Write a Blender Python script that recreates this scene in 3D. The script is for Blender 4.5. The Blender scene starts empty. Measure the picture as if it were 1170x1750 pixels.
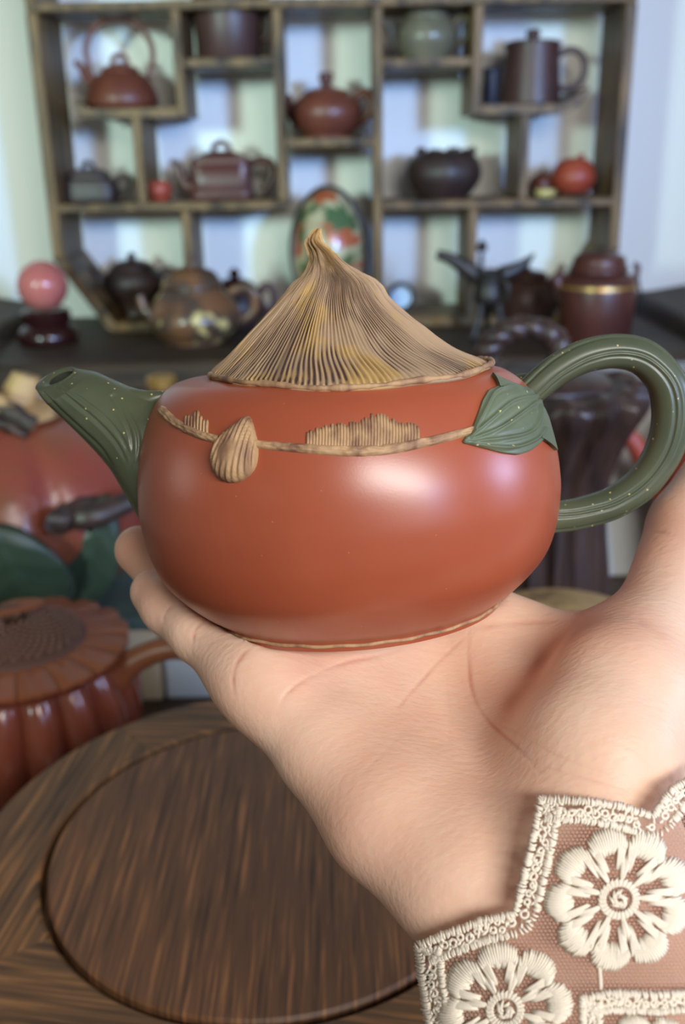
import bpy, bmesh, math, random
import numpy as np
from mathutils import Vector, Matrix
from mathutils.bvhtree import BVHTree
random.seed(7); rng = np.random.default_rng(7)
SC = bpy.context.scene; COL = SC.collection
rad = math.radians
# ------------------------------------------------------------------ camera, world, lights, exposure
F = 1700.0                                  # focal length in pixels of the 1170 x 1750 frame
CAM = np.array((0.0, 0.0, 1.14)); PITCH = rad(20); ROLL = rad(1.0)
FW = np.array((0, math.cos(PITCH), -math.sin(PITCH)))
_r0 = np.array((1.0, 0, 0)); _u0 = np.array((0, math.sin(PITCH), math.cos(PITCH)))
RT = math.cos(ROLL)*_r0 - math.sin(ROLL)*_u0
UP = math.cos(ROLL)*_u0 + math.sin(ROLL)*_r0
cd = bpy.data.cameras.new('camera'); cam = bpy.data.objects.new('camera', cd); COL.objects.link(cam)
cam.matrix_world = Matrix(((RT[0], UP[0], -FW[0], CAM[0]), (RT[1], UP[1], -FW[1], CAM[1]), (RT[2], UP[2], -FW[2], CAM[2]), (0, 0, 0, 1)))
cd.sensor_fit = 'VERTICAL'; cd.sensor_height = 36; cd.lens = 36*F/1750; cd.clip_start = 0.01
cd.dof.use_dof = True; cd.dof.focus_distance = 0.238; cd.dof.aperture_fstop = 13.0
SC.camera = cam
W = bpy.data.worlds.new('world'); SC.world = W; W.use_nodes = True
W.node_tree.nodes['Background'].inputs[0].default_value = (1.0, 0.93, 0.84, 1)
W.node_tree.nodes['Background'].inputs[1].default_value = 0.16

def area(name, loc, target, sx, sy, power, color, spread=180):
    l = bpy.data.lights.new(name, 'AREA'); l.shape = 'RECTANGLE'; l.size = sx; l.size_y = sy; l.energy = power; l.color = color; l.spread = rad(spread)
    o = bpy.data.objects.new(name, l); COL.objects.link(o); o.location = loc
    o.rotation_euler = (Vector(target) - Vector(loc)).to_track_quat('-Z', 'Z').to_euler(); o['kind'] = 'helper'
    return o
area('ceiling_lamp_warm', (0.48, -0.76, 1.56), (0, 0.25, 1.05), 0.72, 0.24, 17.0, (1.0, 0.95, 0.90))
area('window_light_blue', (1.05, -0.75, 1.42), (-0.1, 1.55, 1.2), 0.22, 0.26, 3.5, (0.27, 0.50, 1.0), 44)
area('lamp_green_white', (-1.05, -0.75, 1.42), (-0.1, 1.55, 1.2), 0.22, 0.26, 2.2, (0.70, 1.0, 0.90), 44)
area('window_light_side', (1.22, 0.22, 1.25), (0, 0.25, 1.05), 0.26, 0.26, 5.0, (0.50, 0.60, 1.0))
area('window_light_left', (-1.15, 0.34, 1.15), (0, 0.25, 1.05), 0.25, 0.30, 0.5, (1.0, 0.96, 0.88))
VS = SC.view_settings; VS.view_transform = 'Standard'; VS.look = 'None'; VS.exposure = 0.0; VS.gamma = 1.0
VS.use_curve_mapping = False

# ------------------------------------------------------------------ helpers
def P(px, py, d):
    px = np.asarray(px, float); py = np.asarray(py, float); d = np.asarray(d, float)
    return CAM + np.multiply.outer((px-585)/F*d, RT) + np.multiply.outer((875-py)/F*d, UP) + np.multiply.outer(d, FW)
def ray(px, py): return P(px, py, 1.0) - CAM
def PY(px, py, Y):
    v = ray(px, py); return CAM + v*(Y/v[1])
def PZ(px, py, Z):
    v = ray(px, py); return CAM + v*((Z-CAM[2])/v[2])
def proj(V):
    q = np.asarray(V) - CAM; d = q @ FW
    return 585 + F*(q@RT)/d, 875 - F*(q@UP)/d, d
def SCL(Y, z): return (Y*math.cos(PITCH) + (CAM[2]-z)*math.sin(PITCH))/F     # metres per pixel there

def spline(pts, n):
    p = np.asarray(pts, float)
    if len(p) == 2: return p[0] + np.linspace(0, 1, n)[:, None]*(p[1]-p[0])
    q = np.vstack((2*p[0]-p[1], p, 2*p[-1]-p[-2])); out = []
    for u in np.linspace(0, len(p)-1-1e-9, n):
        i = int(u); t = u-i; a, b, c, d = q[i:i+4]
        out.append(0.5*((2*b)+(c-a)*t+(2*a-5*b+4*c-d)*t*t+(3*b-a-3*c+d)*t**3))
    return np.array(out)
def gridfaces(m, n, closed=True):
    Fs = []
    for i in range(m-1):
        for j in range(n if closed else n-1):
            k = (j+1) % n; Fs.append((i*n+j, i*n+k, (i+1)*n+k, (i+1)*n+j))
    return Fs
def join(*parts):
    V = []; Fs = []; o = 0
    for v, f in parts:
        v = np.asarray(v, float).reshape(-1, 3)
        V.append(v); Fs += [tuple(i+o for i in q) for q in f]; o += len(v)
    return np.vstack(V), Fs
def lathe(prof, n=48, smooth=0, fn=None):
    """prof: (r, z) list from one end to the other; fn(theta, r, z, k) -> (r, z)"""
    p = np.asarray(prof, float)
    if smooth: p = spline(p, smooth); p[:, 0] = np.maximum(p[:, 0], 0)
    th = np.linspace(0, 2*math.pi, n, endpoint=False)
    V = np.zeros((len(p), n, 3))
    for i, (r, z) in enumerate(p):
        rr, zz = np.full(n, r), np.full(n, z)
        if fn: rr, zz = fn(th, rr, zz, i/(len(p)-1))
        V[i, :, 0] = rr*np.cos(th); V[i, :, 1] = rr*np.sin(th); V[i, :, 2] = zz
    Fs = gridfaces(len(p), n)
    V = V.reshape(-1, 3)
    Fs.append(tuple(range(n))[::-1]); Fs.append(tuple((len(p)-1)*n + j for j in range(n)))
    return V, Fs
def tube(path, radii, n=12, m=0, sec=None, flat=1.0, up=None):
    p = np.asarray(path, float); r = np.asarray(radii, float) if np.ndim(radii) else np.full(len(p), float(radii))
    if m:
        pr = spline(np.column_stack((p, r)), m); p, r = pr[:, :3], np.maximum(pr[:, 3], 1e-6)
    T = np.gradient(p, axis=0); T /= np.linalg.norm(T, axis=1)[:, None]+1e-12
    a = np.asarray(up if up is not None else ((0, 1, 0) if abs(T[0][1]) < .9 else (1, 0, 0)), float)
    V = []; th = np.linspace(0, 2*math.pi, n, endpoint=False)
    for i in range(len(p)):
        a = a - T[i]*(a@T[i]); a /= np.linalg.norm(a)+1e-12; b = np.cross(T[i], a)
        k = sec(th, i/(len(p)-1)) if sec else np.ones(n)
        V.append(p[i] + r[i]*((np.cos(th)*k)[:, None]*a*flat + (np.sin(th)*k)[:, None]*b))
    Fs = gridfaces(len(p), n); Fs.append(tuple(range(n))[::-1]); Fs.append(tuple((len(p)-1)*n+j for j in range(n)))
    return np.vstack(V), Fs
def box(x0, x1, y0, y1, z0, z1, bev=0.002, seg=1):
    bm = bmesh.new(); bmesh.ops.create_cube(bm, size=1)
    for v in bm.verts: v.co = ((x0+x1)/2+v.co.x*(x1-x0), (y0+y1)/2+v.co.y*(y1-y0), (z0+z1)/2+v.co.z*(z1-z0))
    if bev: bmesh.ops.bevel(bm, geom=bm.edges[:], offset=min(bev, .45*min(x1-x0, y1-y0, z1-z0)), segments=seg, affect='EDGES', profile=.5)
    bm.verts.index_update()
    r = np.array([v.co[:] for v in bm.verts]), [tuple(v.index for v in f.verts) for f in bm.faces]; bm.free(); return r
def prism(poly, y0, y1):
    """poly: (x, z) outline, extruded in y"""
    n = len(poly); V = [(x, y0, z) for x, z in poly]+[(x, y1, z) for x, z in poly]
    return np.array(V), [tuple(range(n)), tuple(range(2*n-1, n-1, -1))]+[(i, (i+1) % n, n+(i+1) % n, n+i) for i in range(n)]
def xf(vf, loc=(0, 0, 0), rz=0, ry=0, rx=0, sc=1):
    M = Matrix.Rotation(rz, 3, 'Z') @ Matrix.Rotation(ry, 3, 'Y') @ Matrix.Rotation(rx, 3, 'X')
    return np.asarray(vf[0])*sc @ np.array(M).T + np.array(loc), vf[1]
ORG = {}
def mk(name, vf, m, parent=None, world=False, smooth=True, kind=None, fix=True, angle=None):
    V, Fs = vf; V = np.asarray(V, float)
    if world and parent is not None: V = V - ORG[parent.name]
    if fix:
        c = V.mean(0); vol = 0.0
        for f in Fs[::max(1, len(Fs)//4000)]:
            a = V[f[0]]-c
            for i in range(1, len(f)-1): vol += a @ np.cross(V[f[i]]-c, V[f[i+1]]-c)
        if vol < 0: Fs = [tuple(reversed(f)) for f in Fs]
    me = bpy.data.meshes.new(name); me.from_pydata(V.tolist(), [], [tuple(int(i) for i in f) for f in Fs]); me.update()
    if smooth: me.shade_smooth()
    if smooth and angle: me.set_sharp_from_angle(angle=rad(angle))
    me.materials.append(m); o = bpy.data.objects.new(name, me); COL.objects.link(o)
    if parent is not None: o.parent = parent; ORG[o.name] = ORG[parent.name]
    else: ORG[o.name] = np.zeros(3)
    if kind: o['kind'] = kind
    return o
def thing(name, label, cat, loc=(0, 0, 0), rz=0, group=None):
    o = bpy.data.objects.new(name, None); o.empty_display_size = .02; COL.objects.link(o)
    o.location = [float(c) for c in loc]; o.rotation_euler = (0, 0, rz); ORG[o.name] = np.array(loc, float)
    return tag(o, label, cat, group)
def tag(o, label, cat, group=None):
    o['label'] = label; o['category'] = cat
    if group: o['group'] = group
    return o
def struct(name, vf, m, parent=None, smooth=False):
    o = mk(name, vf, m, parent, smooth=smooth)
    if parent is None: o['kind'] = 'structure'
    return o

# ------------------------------------------------------------------ materials
def lin(c): return tuple(((x/255)/12.92 if x/255 <= .04045 else ((x/255+.055)/1.055)**2.4) for x in c)+(1,)
def mat(name, col, rough=.5, col2=None, cscale=(1, 1, 1), cdet=3, lo=.4, hi=.6, bump=0, bscale=(1, 1, 1), bdist=.001, metal=0, spec=.5, coat=0, coatr=.1, sss=0, speck=None, extra=None, trans=0, col3=None, c3scale=(1, 1, 1), lo3=.55, hi3=.65):
    m = bpy.data.materials.new(name); m.use_nodes = True; N = m.node_tree.nodes; L = m.node_tree.links; b = N['Principled BSDF']
    b.inputs['Base Color'].default_value = lin(col); b.inputs['Roughness'].default_value = rough; b.inputs['Metallic'].default_value = metal
    b.inputs['Specular IOR Level'].default_value = spec; b.inputs['Coat Weight'].default_value = coat; b.inputs['Coat Roughness'].default_value = coatr
    b.inputs['Transmission Weight'].default_value = trans
    if sss:
        b.inputs['Subsurface Weight'].default_value = sss; b.inputs['Subsurface Radius'].default_value = (1, .35, .2); b.inputs['Subsurface Scale'].default_value = .004
    tc = N.new('ShaderNodeTexCoord')
    def noise(scale, det=3):
        mp = N.new('ShaderNodeMapping'); mp.inputs['Scale'].default_value = scale; L.new(tc.outputs['Object'], mp.inputs[0])
        nz = N.new('ShaderNodeTexNoise'); nz.inputs['Scale'].default_value = 1; nz.inputs['Detail'].default_value = det; L.new(mp.outputs[0], nz.inputs[0]); return nz.outputs[0]
    def ramp(src, lo, hi):
        r = N.new('ShaderNodeMapRange'); r.inputs[1].default_value = lo; r.inputs[2].default_value = hi; L.new(src, r.inputs[0]); return r.outputs[0]
    def mix(fac, a, bcol):
        x = N.new('ShaderNodeMix'); x.data_type = 'RGBA'; L.new(fac, x.inputs[0])
        for s, v in ((6, a), (7, bcol)):
            if isinstance(v, tuple): x.inputs[s].default_value = v
            else: L.new(v, x.inputs[s])
        return x.outputs[2]
    c = None
    if col2: c = mix(ramp(noise(cscale, cdet), lo, hi), lin(col), lin(col2))
    if col3: c = mix(ramp(noise(c3scale, 3), lo3, hi3), c if c else lin(col), lin(col3))
    if speck:                                   # (colour, voronoi scale, radius)
        v = N.new('ShaderNodeTexVoronoi'); v.inputs['Scale'].default_value = speck[1]; L.new(tc.outputs['Object'], v.inputs[0])
        r = N.new('ShaderNodeMapRange'); r.inputs[1].default_value = speck[2]; r.inputs[2].default_value = speck[2]*.6; L.new(v.outputs[0], r.inputs[0])
        sp = N.new('ShaderNodeSeparateColor'); L.new(v.outputs['Color'], sp.inputs[0])
        g = N.new('ShaderNodeMath'); g.operation = 'GREATER_THAN'; g.inputs[1].default_value = speck[3] if len(speck) > 3 else .5; L.new(sp.outputs[0], g.inputs[0])
        t = N.new('ShaderNodeMath'); t.operation = 'MULTIPLY'; L.new(r.outputs[0], t.inputs[0]); L.new(g.outputs[0], t.inputs[1])
        c = mix(t.outputs[0], c if c else lin(col), lin(speck[0]))
    if extra: c = extra(N, L, mix, c if c else lin(col))
    if c is not None and not isinstance(c, tuple): L.new(c, b.inputs['Base Color'])
    if bump:
        bp = N.new('ShaderNodeBump'); bp.inputs['Strength'].default_value = bump; bp.inputs['Distance'].default_value = bdist
        L.new(noise(bscale, 4), bp.inputs['Height']); L.new(bp.outputs[0], b.inputs['Normal'])
    return m
M = {}
M['wall'] = mat('wall_paint', (238, 238, 232), .9, spec=.2, bump=.1, bscale=(60, 60, 60))
M['floor'] = mat('floor_boards', (120, 95, 75), .5, (95, 72, 55), (3, 30, 3))
M['shelfwood'] = mat('shelf_wood', (120, 92, 56), .5, (44, 34, 26), (50, 9, 50), 4, .35, .68, bump=.3, bscale=(150, 20, 150), bdist=.0006, spec=.3)
M['shelfwood_post'] = mat('shelf_post_wood', (126, 97, 60), .5, (44, 34, 26), (50, 50, 9), 4, .35, .68, bump=.3, bscale=(150, 150, 20), bdist=.0006, spec=.3)
M['benchwood'] = mat('bench_wood', (72, 57, 43), .6, (48, 38, 30), (4, 50, 50), 4, spec=.22)
M['tablewood'] = mat('table_wood', (80, 60, 45), .5, (55, 40, 30), (4, 60, 60), 4)
M['panelwood'] = mat('stand_panel_wood', (110, 77, 53), .45, (160, 110, 68), (520, 22, 9), 5, .50, .70, bump=.4, bscale=(500, 14, 14), bdist=.0007, spec=.35, col3=(64, 46, 34), c3scale=(420, 14, 7), lo3=.48, hi3=.72)
M['framewood'] = mat('stand_frame_wood', (106, 78, 52), .45, (160, 114, 70), (480, 18, 9), 5, .48, .68, bump=.4, bscale=(420, 24, 14), bdist=.0007, spec=.35, col3=(52, 42, 34), c3scale=(380, 12, 9), lo3=.48, hi3=.68)
M['clay'] = mat('red_clay', (166, 84, 56), .33, (160, 79, 52), (30, 30, 30), spec=.75, bump=.06, bscale=(1800, 1800, 1800), bdist=.0002, speck=((200, 130, 88), 360, .07, .75))
M['green'] = mat('green_clay', (84, 90, 68), .34, (74, 82, 62), (50, 50, 50), spec=.5, bump=.07, bscale=(1600, 1600, 1600), bdist=.0002, speck=((206, 190, 130), 430, .13, .5))
M['leafgreen'] = mat('leaf_clay', (104, 116, 92), .42, (94, 106, 84), (60, 60, 60), speck=((220, 206, 140), 330, .15, .7), bump=.07, bscale=(1600, 1600, 1600), bdist=.0002)
M['darkhole'] = mat('mouth_shadow_clay', (30, 34, 22), .8)  # shade inside the spout mouth, put into the clay colour
M['tanclay'] = mat('tan_clay', (184, 150, 112), .62, (130, 96, 74), (300, 300, 60), 4, .4, .65, bump=.4, bscale=(900, 900, 300), bdist=.0004)
def attr_mix(attr, colr, amount=1.0):
    def f(N, L, mix, c):
        a = N.new('ShaderNodeAttribute'); a.attribute_name = attr
        m1 = N.new('ShaderNodeMath'); m1.operation = 'MULTIPLY'; m1.inputs[1].default_value = amount; L.new(a.outputs['Fac'], m1.inputs[0])
        return mix(m1.outputs[0], c, lin(colr))
    return f
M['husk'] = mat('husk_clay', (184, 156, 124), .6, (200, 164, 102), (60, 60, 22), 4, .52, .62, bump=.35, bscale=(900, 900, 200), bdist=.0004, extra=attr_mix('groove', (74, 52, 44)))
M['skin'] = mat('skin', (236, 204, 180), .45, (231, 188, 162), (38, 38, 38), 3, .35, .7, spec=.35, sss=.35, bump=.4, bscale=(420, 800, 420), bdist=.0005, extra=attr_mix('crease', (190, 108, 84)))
M['thread'] = mat('cotton_thread', (240, 232, 216), .85, spec=.15, sss=0)
M['net'] = mat('net_thread', (214, 178, 160), .8, spec=.2)
M['rb'] = mat('redbrown_clay', (108, 58, 41), .4, (96, 50, 37), (25, 25, 25))
M['rbdark'] = mat('dark_redbrown_clay', (86, 46, 38), .36, (74, 40, 34), (25, 25, 25))
M['purple'] = mat('purple_clay', (74, 48, 42), .44, (66, 44, 40), (25, 25, 25))
M['black'] = mat('dark_brown_clay', (60, 42, 37), .46, (48, 35, 32), (30, 30, 30))
M['brick'] = mat('brick_red_clay', (160, 70, 48), .42, (148, 60, 42), (30, 30, 30))
M['celadon'] = mat('grey_green_clay', (116, 108, 86), .3, (102, 96, 78), (30, 30, 30))
M['navy'] = mat('dark_box_card', (32, 32, 42), .5)
M['yellow'] = mat('pale_yellow_clay', (196, 176, 110), .5)
M['bronze'] = mat('aged_bronze', (35, 31, 28), .42, (48, 41, 35), (60, 60, 60), metal=.2)
M['gold'] = mat('gold_paint', (176, 138, 76), .35, metal=.6)
M['pink'] = mat('rose_quartz', (188, 110, 102), .12, (176, 96, 92), (18, 18, 18), spec=.5, sss=.3)
M['lacquer'] = mat('dark_red_lacquer', (44, 18, 18), .18, spec=.6)
M['mottle'] = mat('mottled_glaze', (112, 76, 50), .3, (74, 58, 48), (28, 28, 28), 2, .42, .58, col3=(190, 170, 112), c3scale=(20, 20, 20), lo3=.60, hi3=.64)
M['peach'] = mat('peach_clay', (138, 66, 54), .3, (126, 72, 50), (14, 14, 14), bump=.5, bscale=(28, 28, 28), bdist=.004)
M['darkleaf'] = mat('dark_green_leaf', (62, 76, 60), .36, (54, 68, 54), (25, 25, 25))
M['bark'] = mat('bark_clay', (180, 148, 100), .6, (60, 50, 44), (40, 40, 40), 3, .52, .6)
M['branch'] = mat('dark_branch', (68, 50, 42), .4, (48, 38, 36), (60, 60, 60))
M['sun'] = mat('sunflower_clay', (146, 84, 52), .34, (134, 74, 46), (20, 20, 20))
M['sunbody'] = mat('sunflower_body_clay', (124, 64, 46), .2, (112, 56, 41), (20, 20, 20))
M['seeds'] = mat('seed_clay', (92, 62, 50), .5)
M['seedtop'] = mat('seed_tip_clay', (128, 92, 74), .45)
M['sheaf'] = mat('sheaf_clay', (64, 45, 37), .36, (44, 32, 29), (90, 90, 14), 3, .4, .62)
M['straw'] = mat('straw_clay', (178, 150, 100), .5, (120, 94, 60), (40, 40, 40), 3, .5, .62)
M['cream'] = mat('cream_card', (196, 178, 146), .8)
M['teal'] = mat('teal_paper', (78, 92, 80), .7, (64, 84, 84), (30, 30, 30))
M['white'] = mat('white_card', (196, 200, 196), .8)
M['clockface'] = mat('clock_dial', (176, 196, 216), .3)
M['egg'] = mat('painted_egg', (170, 158, 122), .22, (70, 92, 60), (26, 26, 22), 3, .5, .56, col3=(158, 82, 52), c3scale=(24, 24, 26), lo3=.54, hi3=.58)

# ------------------------------------------------------------------ the room
YW = 1.585; YS = 1.43; YB = 1.558; ZB = 0.90; ZT = 0.70      # wall, shelf front, shelf back, bench top, table top
struct('wall_back', box(-2.2, 2.2, YW, YW+.1, 0, 2.6, 0), M['wall'])
struct('floor', box(-2.2, 2.2, -1.6, YW+.1, -.05, 0, 0), M['floor'])

# ------------------------------------------------------------------ bench under the shelf
t = thing('altar_bench', 'long dark wooden bench with raised ends carrying the display shelf', 'bench', (0, 1.39, 0))
def B(v): return (v[0]-np.array((0, 1.39, 0)), v[1])
mk('bench_top', B(box(-.56, .56, 1.20, 1.58, ZB-.035, ZB, .004)), M['benchwood'], t, smooth=False)
for s in (-1, 1):
    mk('raised_end', B(prism([(s*.455, ZB), (s*.457, ZB+.018), (s*.463, ZB+.024), (s*.49, ZB+.026), (s*.54, ZB+.034), (s*.56, ZB+.033), (s*.56, ZB)], 1.20, 1.575)), M['benchwood'], t, smooth=False)
    for y in (1.24, 1.54): mk('leg', B(box(s*.5-.022, s*.5+.022, y-.022, y+.022, 0, ZB-.035, .003)), M['benchwood'], t, smooth=False)
mk('apron', B(box(-.52, .52, 1.225, 1.245, ZB-.13, ZB-.035, .002)), M['benchwood'], t, smooth=False)
mk('lower_panel', B(box(-.48, .48, 1.25, 1.262, .16, ZB-.035, .002)), M['benchwood'], t, smooth=False)

# ------------------------------------------------------------------ display shelf
sh = thing('display_shelf', 'dark wooden display shelf with stepped open compartments against the pale wall', 'shelf', (0, YS, ZB))
SO = np.array((0, YS, ZB))
def zs(px, py): return PY(px, py, YS)[2]
def xs(px, py): return PY(px, py, YS)[0]
def hboard(px0, px1, py, th=.0115, z=None, x0=None, x1=None):
    zc = zs((px0+px1)/2, py) if z is None else z
    x0 = xs(px0, py) if x0 is None else x0; x1 = xs(px1, py) if x1 is None else x1
    mk('board', xf(box(x0, x1, YS, YB, zc-th/2, zc+th/2, .0015), -SO), M['shelfwood'], sh, smooth=False)
    return zc+th/2
def vboard(px, pym, z0, z1, th=.0125, x=None):
    xc = xs(px, pym) if x is None else x
    mk('post', xf(box(xc-th/2, xc+th/2, YS+.001, YB-.001, z0, z1, .0015), -SO), M['shelfwood_post'], sh, smooth=False)
    return xc
HT = .0115/2
zTop = zs(585, 3); zRow1 = zs(390, 106); zRow1r = zs(732, 106); zK = zs(220, 193); zKr = zs(890, 186); zC = zs(560, 243); zL = zs(300, 353); zR = zs(850, 348)
xL = xs(72, 200); xR = xs(1066, 200); xA = xs(304, 100); xBp = xs(237, 270); xC = xs(478, 200); xD = xs(646, 240); xF = xs(816, 100); xG = xs(896, 260); xE = xs(320, 420); xH = xs(807, 420)
q = .0125/2
zch = zs(110, 446)
xe0 = xs(196, 556); xe1 = xs(968, 556)
hboard(0, 0, 0, z=zTop, x0=xL-q, x1=xR+q)
vboard(0, 0, zch, zTop-HT, .0145, xL); vboard(0, 0, zch, zTop-HT, .0145, xR)
hboard(0, 0, 0, z=zL, x0=xL+q, x1=xC+q); hboard(0, 0, 0, z=zR, x0=xD+q, x1=xR-q)
zT2 = zTop+.25                                                # the upper storey, just above the picture
hboard(0, 0, 0, z=zT2, x0=xL-q, x1=xR+q)
for xx in (xL, xR): vboard(0, 0, zTop+HT, zT2-HT, .0145, xx)
vboard(0, 0, zK-HT, zTop-HT, x=xA); vboard(0, 0, zL+HT, zK-HT, x=xBp); vboard(0, 0, zL+HT, zTop-HT, x=xC)
vboard(0, 0, ZB+.014, zTop-HT, x=xD); vboard(0, 0, zKr-HT, zTop-HT, x=xF); vboard(0, 0, zR+HT, zKr-HT, x=xG)
vboard(0, 0, ZB+.014, zL-HT, x=xE); vboard(0, 0, ZB+.014, zR-HT, x=xH)
hboard(0, 0, 0, z=zRow1, x0=xA+q, x1=xC-q); hboard(0, 0, 0, z=zRow1r, x0=xD+q, x1=xF-q)
hboard(0, 0, 0, z=zC, x0=xC+q, x1=xD-q)
hboard(0, 0, 0, z=ZB+.007, x0=xe0-q, x1=xe1+q, th=.014)
def lipped(x0, x1, z, side):
    """shelf board whose free end turns up in a curl"""
    if side < 0: top = [(x1, z+HT), (x0+.022, z+HT), (x0+.012, z+HT+.003), (x0+.001, z+HT+.012), (x0-.003, z+HT+.010), (x0+.006, z-HT+.004), (x0+.020, z-HT), (x1, z-HT)]
    else: top = [(x0, z+HT), (x1-.03, z+HT), (x1-.016, z+HT+.006), (x1+.001, z+HT+.020), (x1+.005, z+HT+.018), (x1-.008, z-HT+.009), (x1-.026, z-HT), (x0, z-HT)]
    mk('board', xf(prism(top, YS, YB), -SO), M['shelfwood'], sh, smooth=False)
lipped(xs(128, 188), xA-q, zK, -1); lipped(xF+q, xs(1000, 178), zKr, 1)
for xa, xb in ((xL, xe0), (xR, xe1)):
    w = .0085
    mk('corner_brace', xf(prism([(xa-w, zch+.004), (xa+w, zch+.004), (xb+w, ZB+.001), (xb-w, ZB+.001)], YS+.001, YB-.001), -SO), M['shelfwood'], sh, smooth=False)

# ------------------------------------------------------------------ the pots and curios on the shelf
def place(name, label, cat, px, py, Y, z, rz=0, group=None):
    """an Empty standing on height z at depth Y whose column passes through the pixel column px"""
    v = PY(px, py, Y); s = SCL(Y, z)
    return thing(name, label, cat, (v[0], Y, z), rz, group), s
def A(path, s): return [(x*s, y*s, z*s*.94) for x, y, z in path]
def LZ(prof, s): return [(r*s, z*s*.94) for r, z in prof]
def body(t, s, prof, m, n=48, name='body', smooth=28, fn=None): return mk(name, lathe(LZ(prof, s), n, smooth, fn), m, t, angle=50)
def tb(t, s, path, r, m, name='handle', n=12, k=26, flat=1.0): return mk(name, tube(A(path, s), np.asarray(r)*s, n, k, flat=flat), m, t, angle=60)
def sqlathe(prof, n=48, p=5.0, ex=1.0, ey=1.0):
    th = np.linspace(0, 2*math.pi, n, endpoint=False)
    k = (np.abs(np.cos(th))**p+np.abs(np.sin(th))**p)**(-1/p)
    V, Fs = lathe(prof, n); V = V.reshape(len(prof), n, 3)
    V[:, :, 0] *= k*ex; V[:, :, 1] *= k*ey
    return V.reshape(-1, 3), Fs
YI = YS+.066
# kettle with tall loop
t, s = place('kettle', 'red-brown kettle with a tall thin loop handle in the upper left compartment', 'kettle', 208, 150, YI, zK+HT)
body(t, s, [(0, 0), (46, 0), (58, 6), (61, 18), (55, 38), (42, 56), (30, 62), (0, 64)], M['rb'])
l = body(t, s, [(0, 61), (31, 62), (29, 70), (16, 76), (8, 78), (0, 79)], M['rb'], 32, 'lid')
mk('knob', tube(A([(-13, 0, 74), (-11, 0, 86), (0, 0, 91), (11, 0, 86), (13, 0, 74)], s), 4.5*s, 10, 16), M['rb'], l)
tb(t, s, [(-44, 0, 44), (-58, 0, 58), (-66, 0, 74), (-75, 0, 82)], [12, 9, 6, 5], M['rb'], 'spout')
tb(t, s, [(-47, 0, 52), (-54, 0, 85), (-52, 0, 112), (-34, 0, 140), (0, 0, 152), (34, 0, 140), (54, 0, 112), (56, 0, 85), (48, 0, 52)], 5, M['rb'], 'handle', 10, 48)
# tall tankard
t, s = place('tankard', 'tall brown cup with side handle, cut off by the top of the photo', 'cup', 390, 60, YI-.005, zRow1+HT)
body(t, s, [(0, 0), (50, 0), (53, 4), (57, 60), (60, 130), (57, 132), (54, 128), (50, 20), (0, 16)], M['purple'], smooth=0)
tb(t, s, [(54, 0, 104), (66, 0, 100), (70, 0, 70), (66, 0, 42), (52, 0, 32)], 6, M['purple'])
# red round teapot in the centre
t, s = place('teapot', 'round reddish teapot with a cylinder knob on the middle shelf board', 'teapot', 558, 190, YI, zC+HT)
body(t, s, [(0, 0), (38, 0), (40, 5), (52, 18), (60, 38), (57, 56), (44, 70), (34, 75), (0, 75)], M['rb'])
l = body(t, s, [(0, 73), (36, 74), (34, 80), (14, 85), (9, 87), (0, 87)], M['rb'], 32, 'lid')
body(l, s, [(0, 85), (9, 86), (9, 94), (12, 97), (12, 108), (10, 110), (0, 110)], M['rbdark'], 24, 'knob', 0)
tb(t, s, [(-48, 12, 30), (-58, 14, 44), (-63, 15, 62), (-66, 16, 74)], [13, 10, 7, 6], M['rbdark'], 'spout')
tb(t, s, [(46, 0, 66), (62, 0, 76), (75, 0, 66), (74, 0, 46), (58, 0, 26), (50, 0, 22)], [6, 8, 8, 7, 6, 5], M['rb'])
# celadon teapot
t, s = place('teapot', 'grey-green teapot on the shelf right of the middle post, its top cut off', 'teapot', 728, 70, YI, zRow1r+HT)
body(t, s, [(0, 0), (36, 0), (40, 6), (51, 26), (53, 44), (44, 62), (34, 70), (0, 70)], M['celadon'])
l = body(t, s, [(0, 68), (36, 69), (34, 80), (22, 88), (6, 90), (0, 90)], M['celadon'], 32, 'lid')
body(l, s, [(0, 88), (5, 90), (4, 96), (8, 102), (6, 108), (0, 110)], M['celadon'], 20, 'knob')
tb(t, s, [(-42, 0, 22), (-56, 0, 38), (-62, 0, 56), (-70, 0, 68)], [13, 9, 6, 5], M['celadon'], 'spout')
tb(t, s, [(46, 0, 62), (60, 0, 72), (72, 0, 62), (68, 0, 40), (50, 0, 24)], 5, M['celadon'])
# lidded mug
t, s = place('lidded_mug', 'dark brown lidded mug with round side handle in the upper right compartment', 'mug', 908, 120, YI, zKr+HT)
body(t, s, [(0, 0), (44, 0), (50, 4), (50, 12), (46, 70), (45, 96), (0, 96)], M['purple'], smooth=0)
l = body(t, s, [(0, 95), (47, 96), (47, 103), (40, 107), (10, 110), (0, 110)], M['purple'], 40, 'lid', 0)
body(l, s, [(0, 108), (9, 109), (11, 115), (12, 121), (9, 126), (0, 127)], M['purple'], 24, 'knob')
tb(t, s, [(45, 0, 84), (62, 0, 92), (80, 0, 86), (90, 0, 66), (86, 0, 44), (70, 0, 30), (48, 0, 28)], 5.5, M['purple'])
t, s = place('tea_canister', 'small black cylinder canister beside the dark lidded mug', 'canister', 839, 140, YI, zKr+HT)
body(t, s, [(0, 0), (13, 0), (14, 2), (14, 52), (0, 52)], M['navy'], 24, smooth=0)
body(t, s, [(0, 52), (14.6, 52), (14.6, 63), (13, 65), (0, 65)], M['navy'], 24, 'lid', 0)
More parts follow.
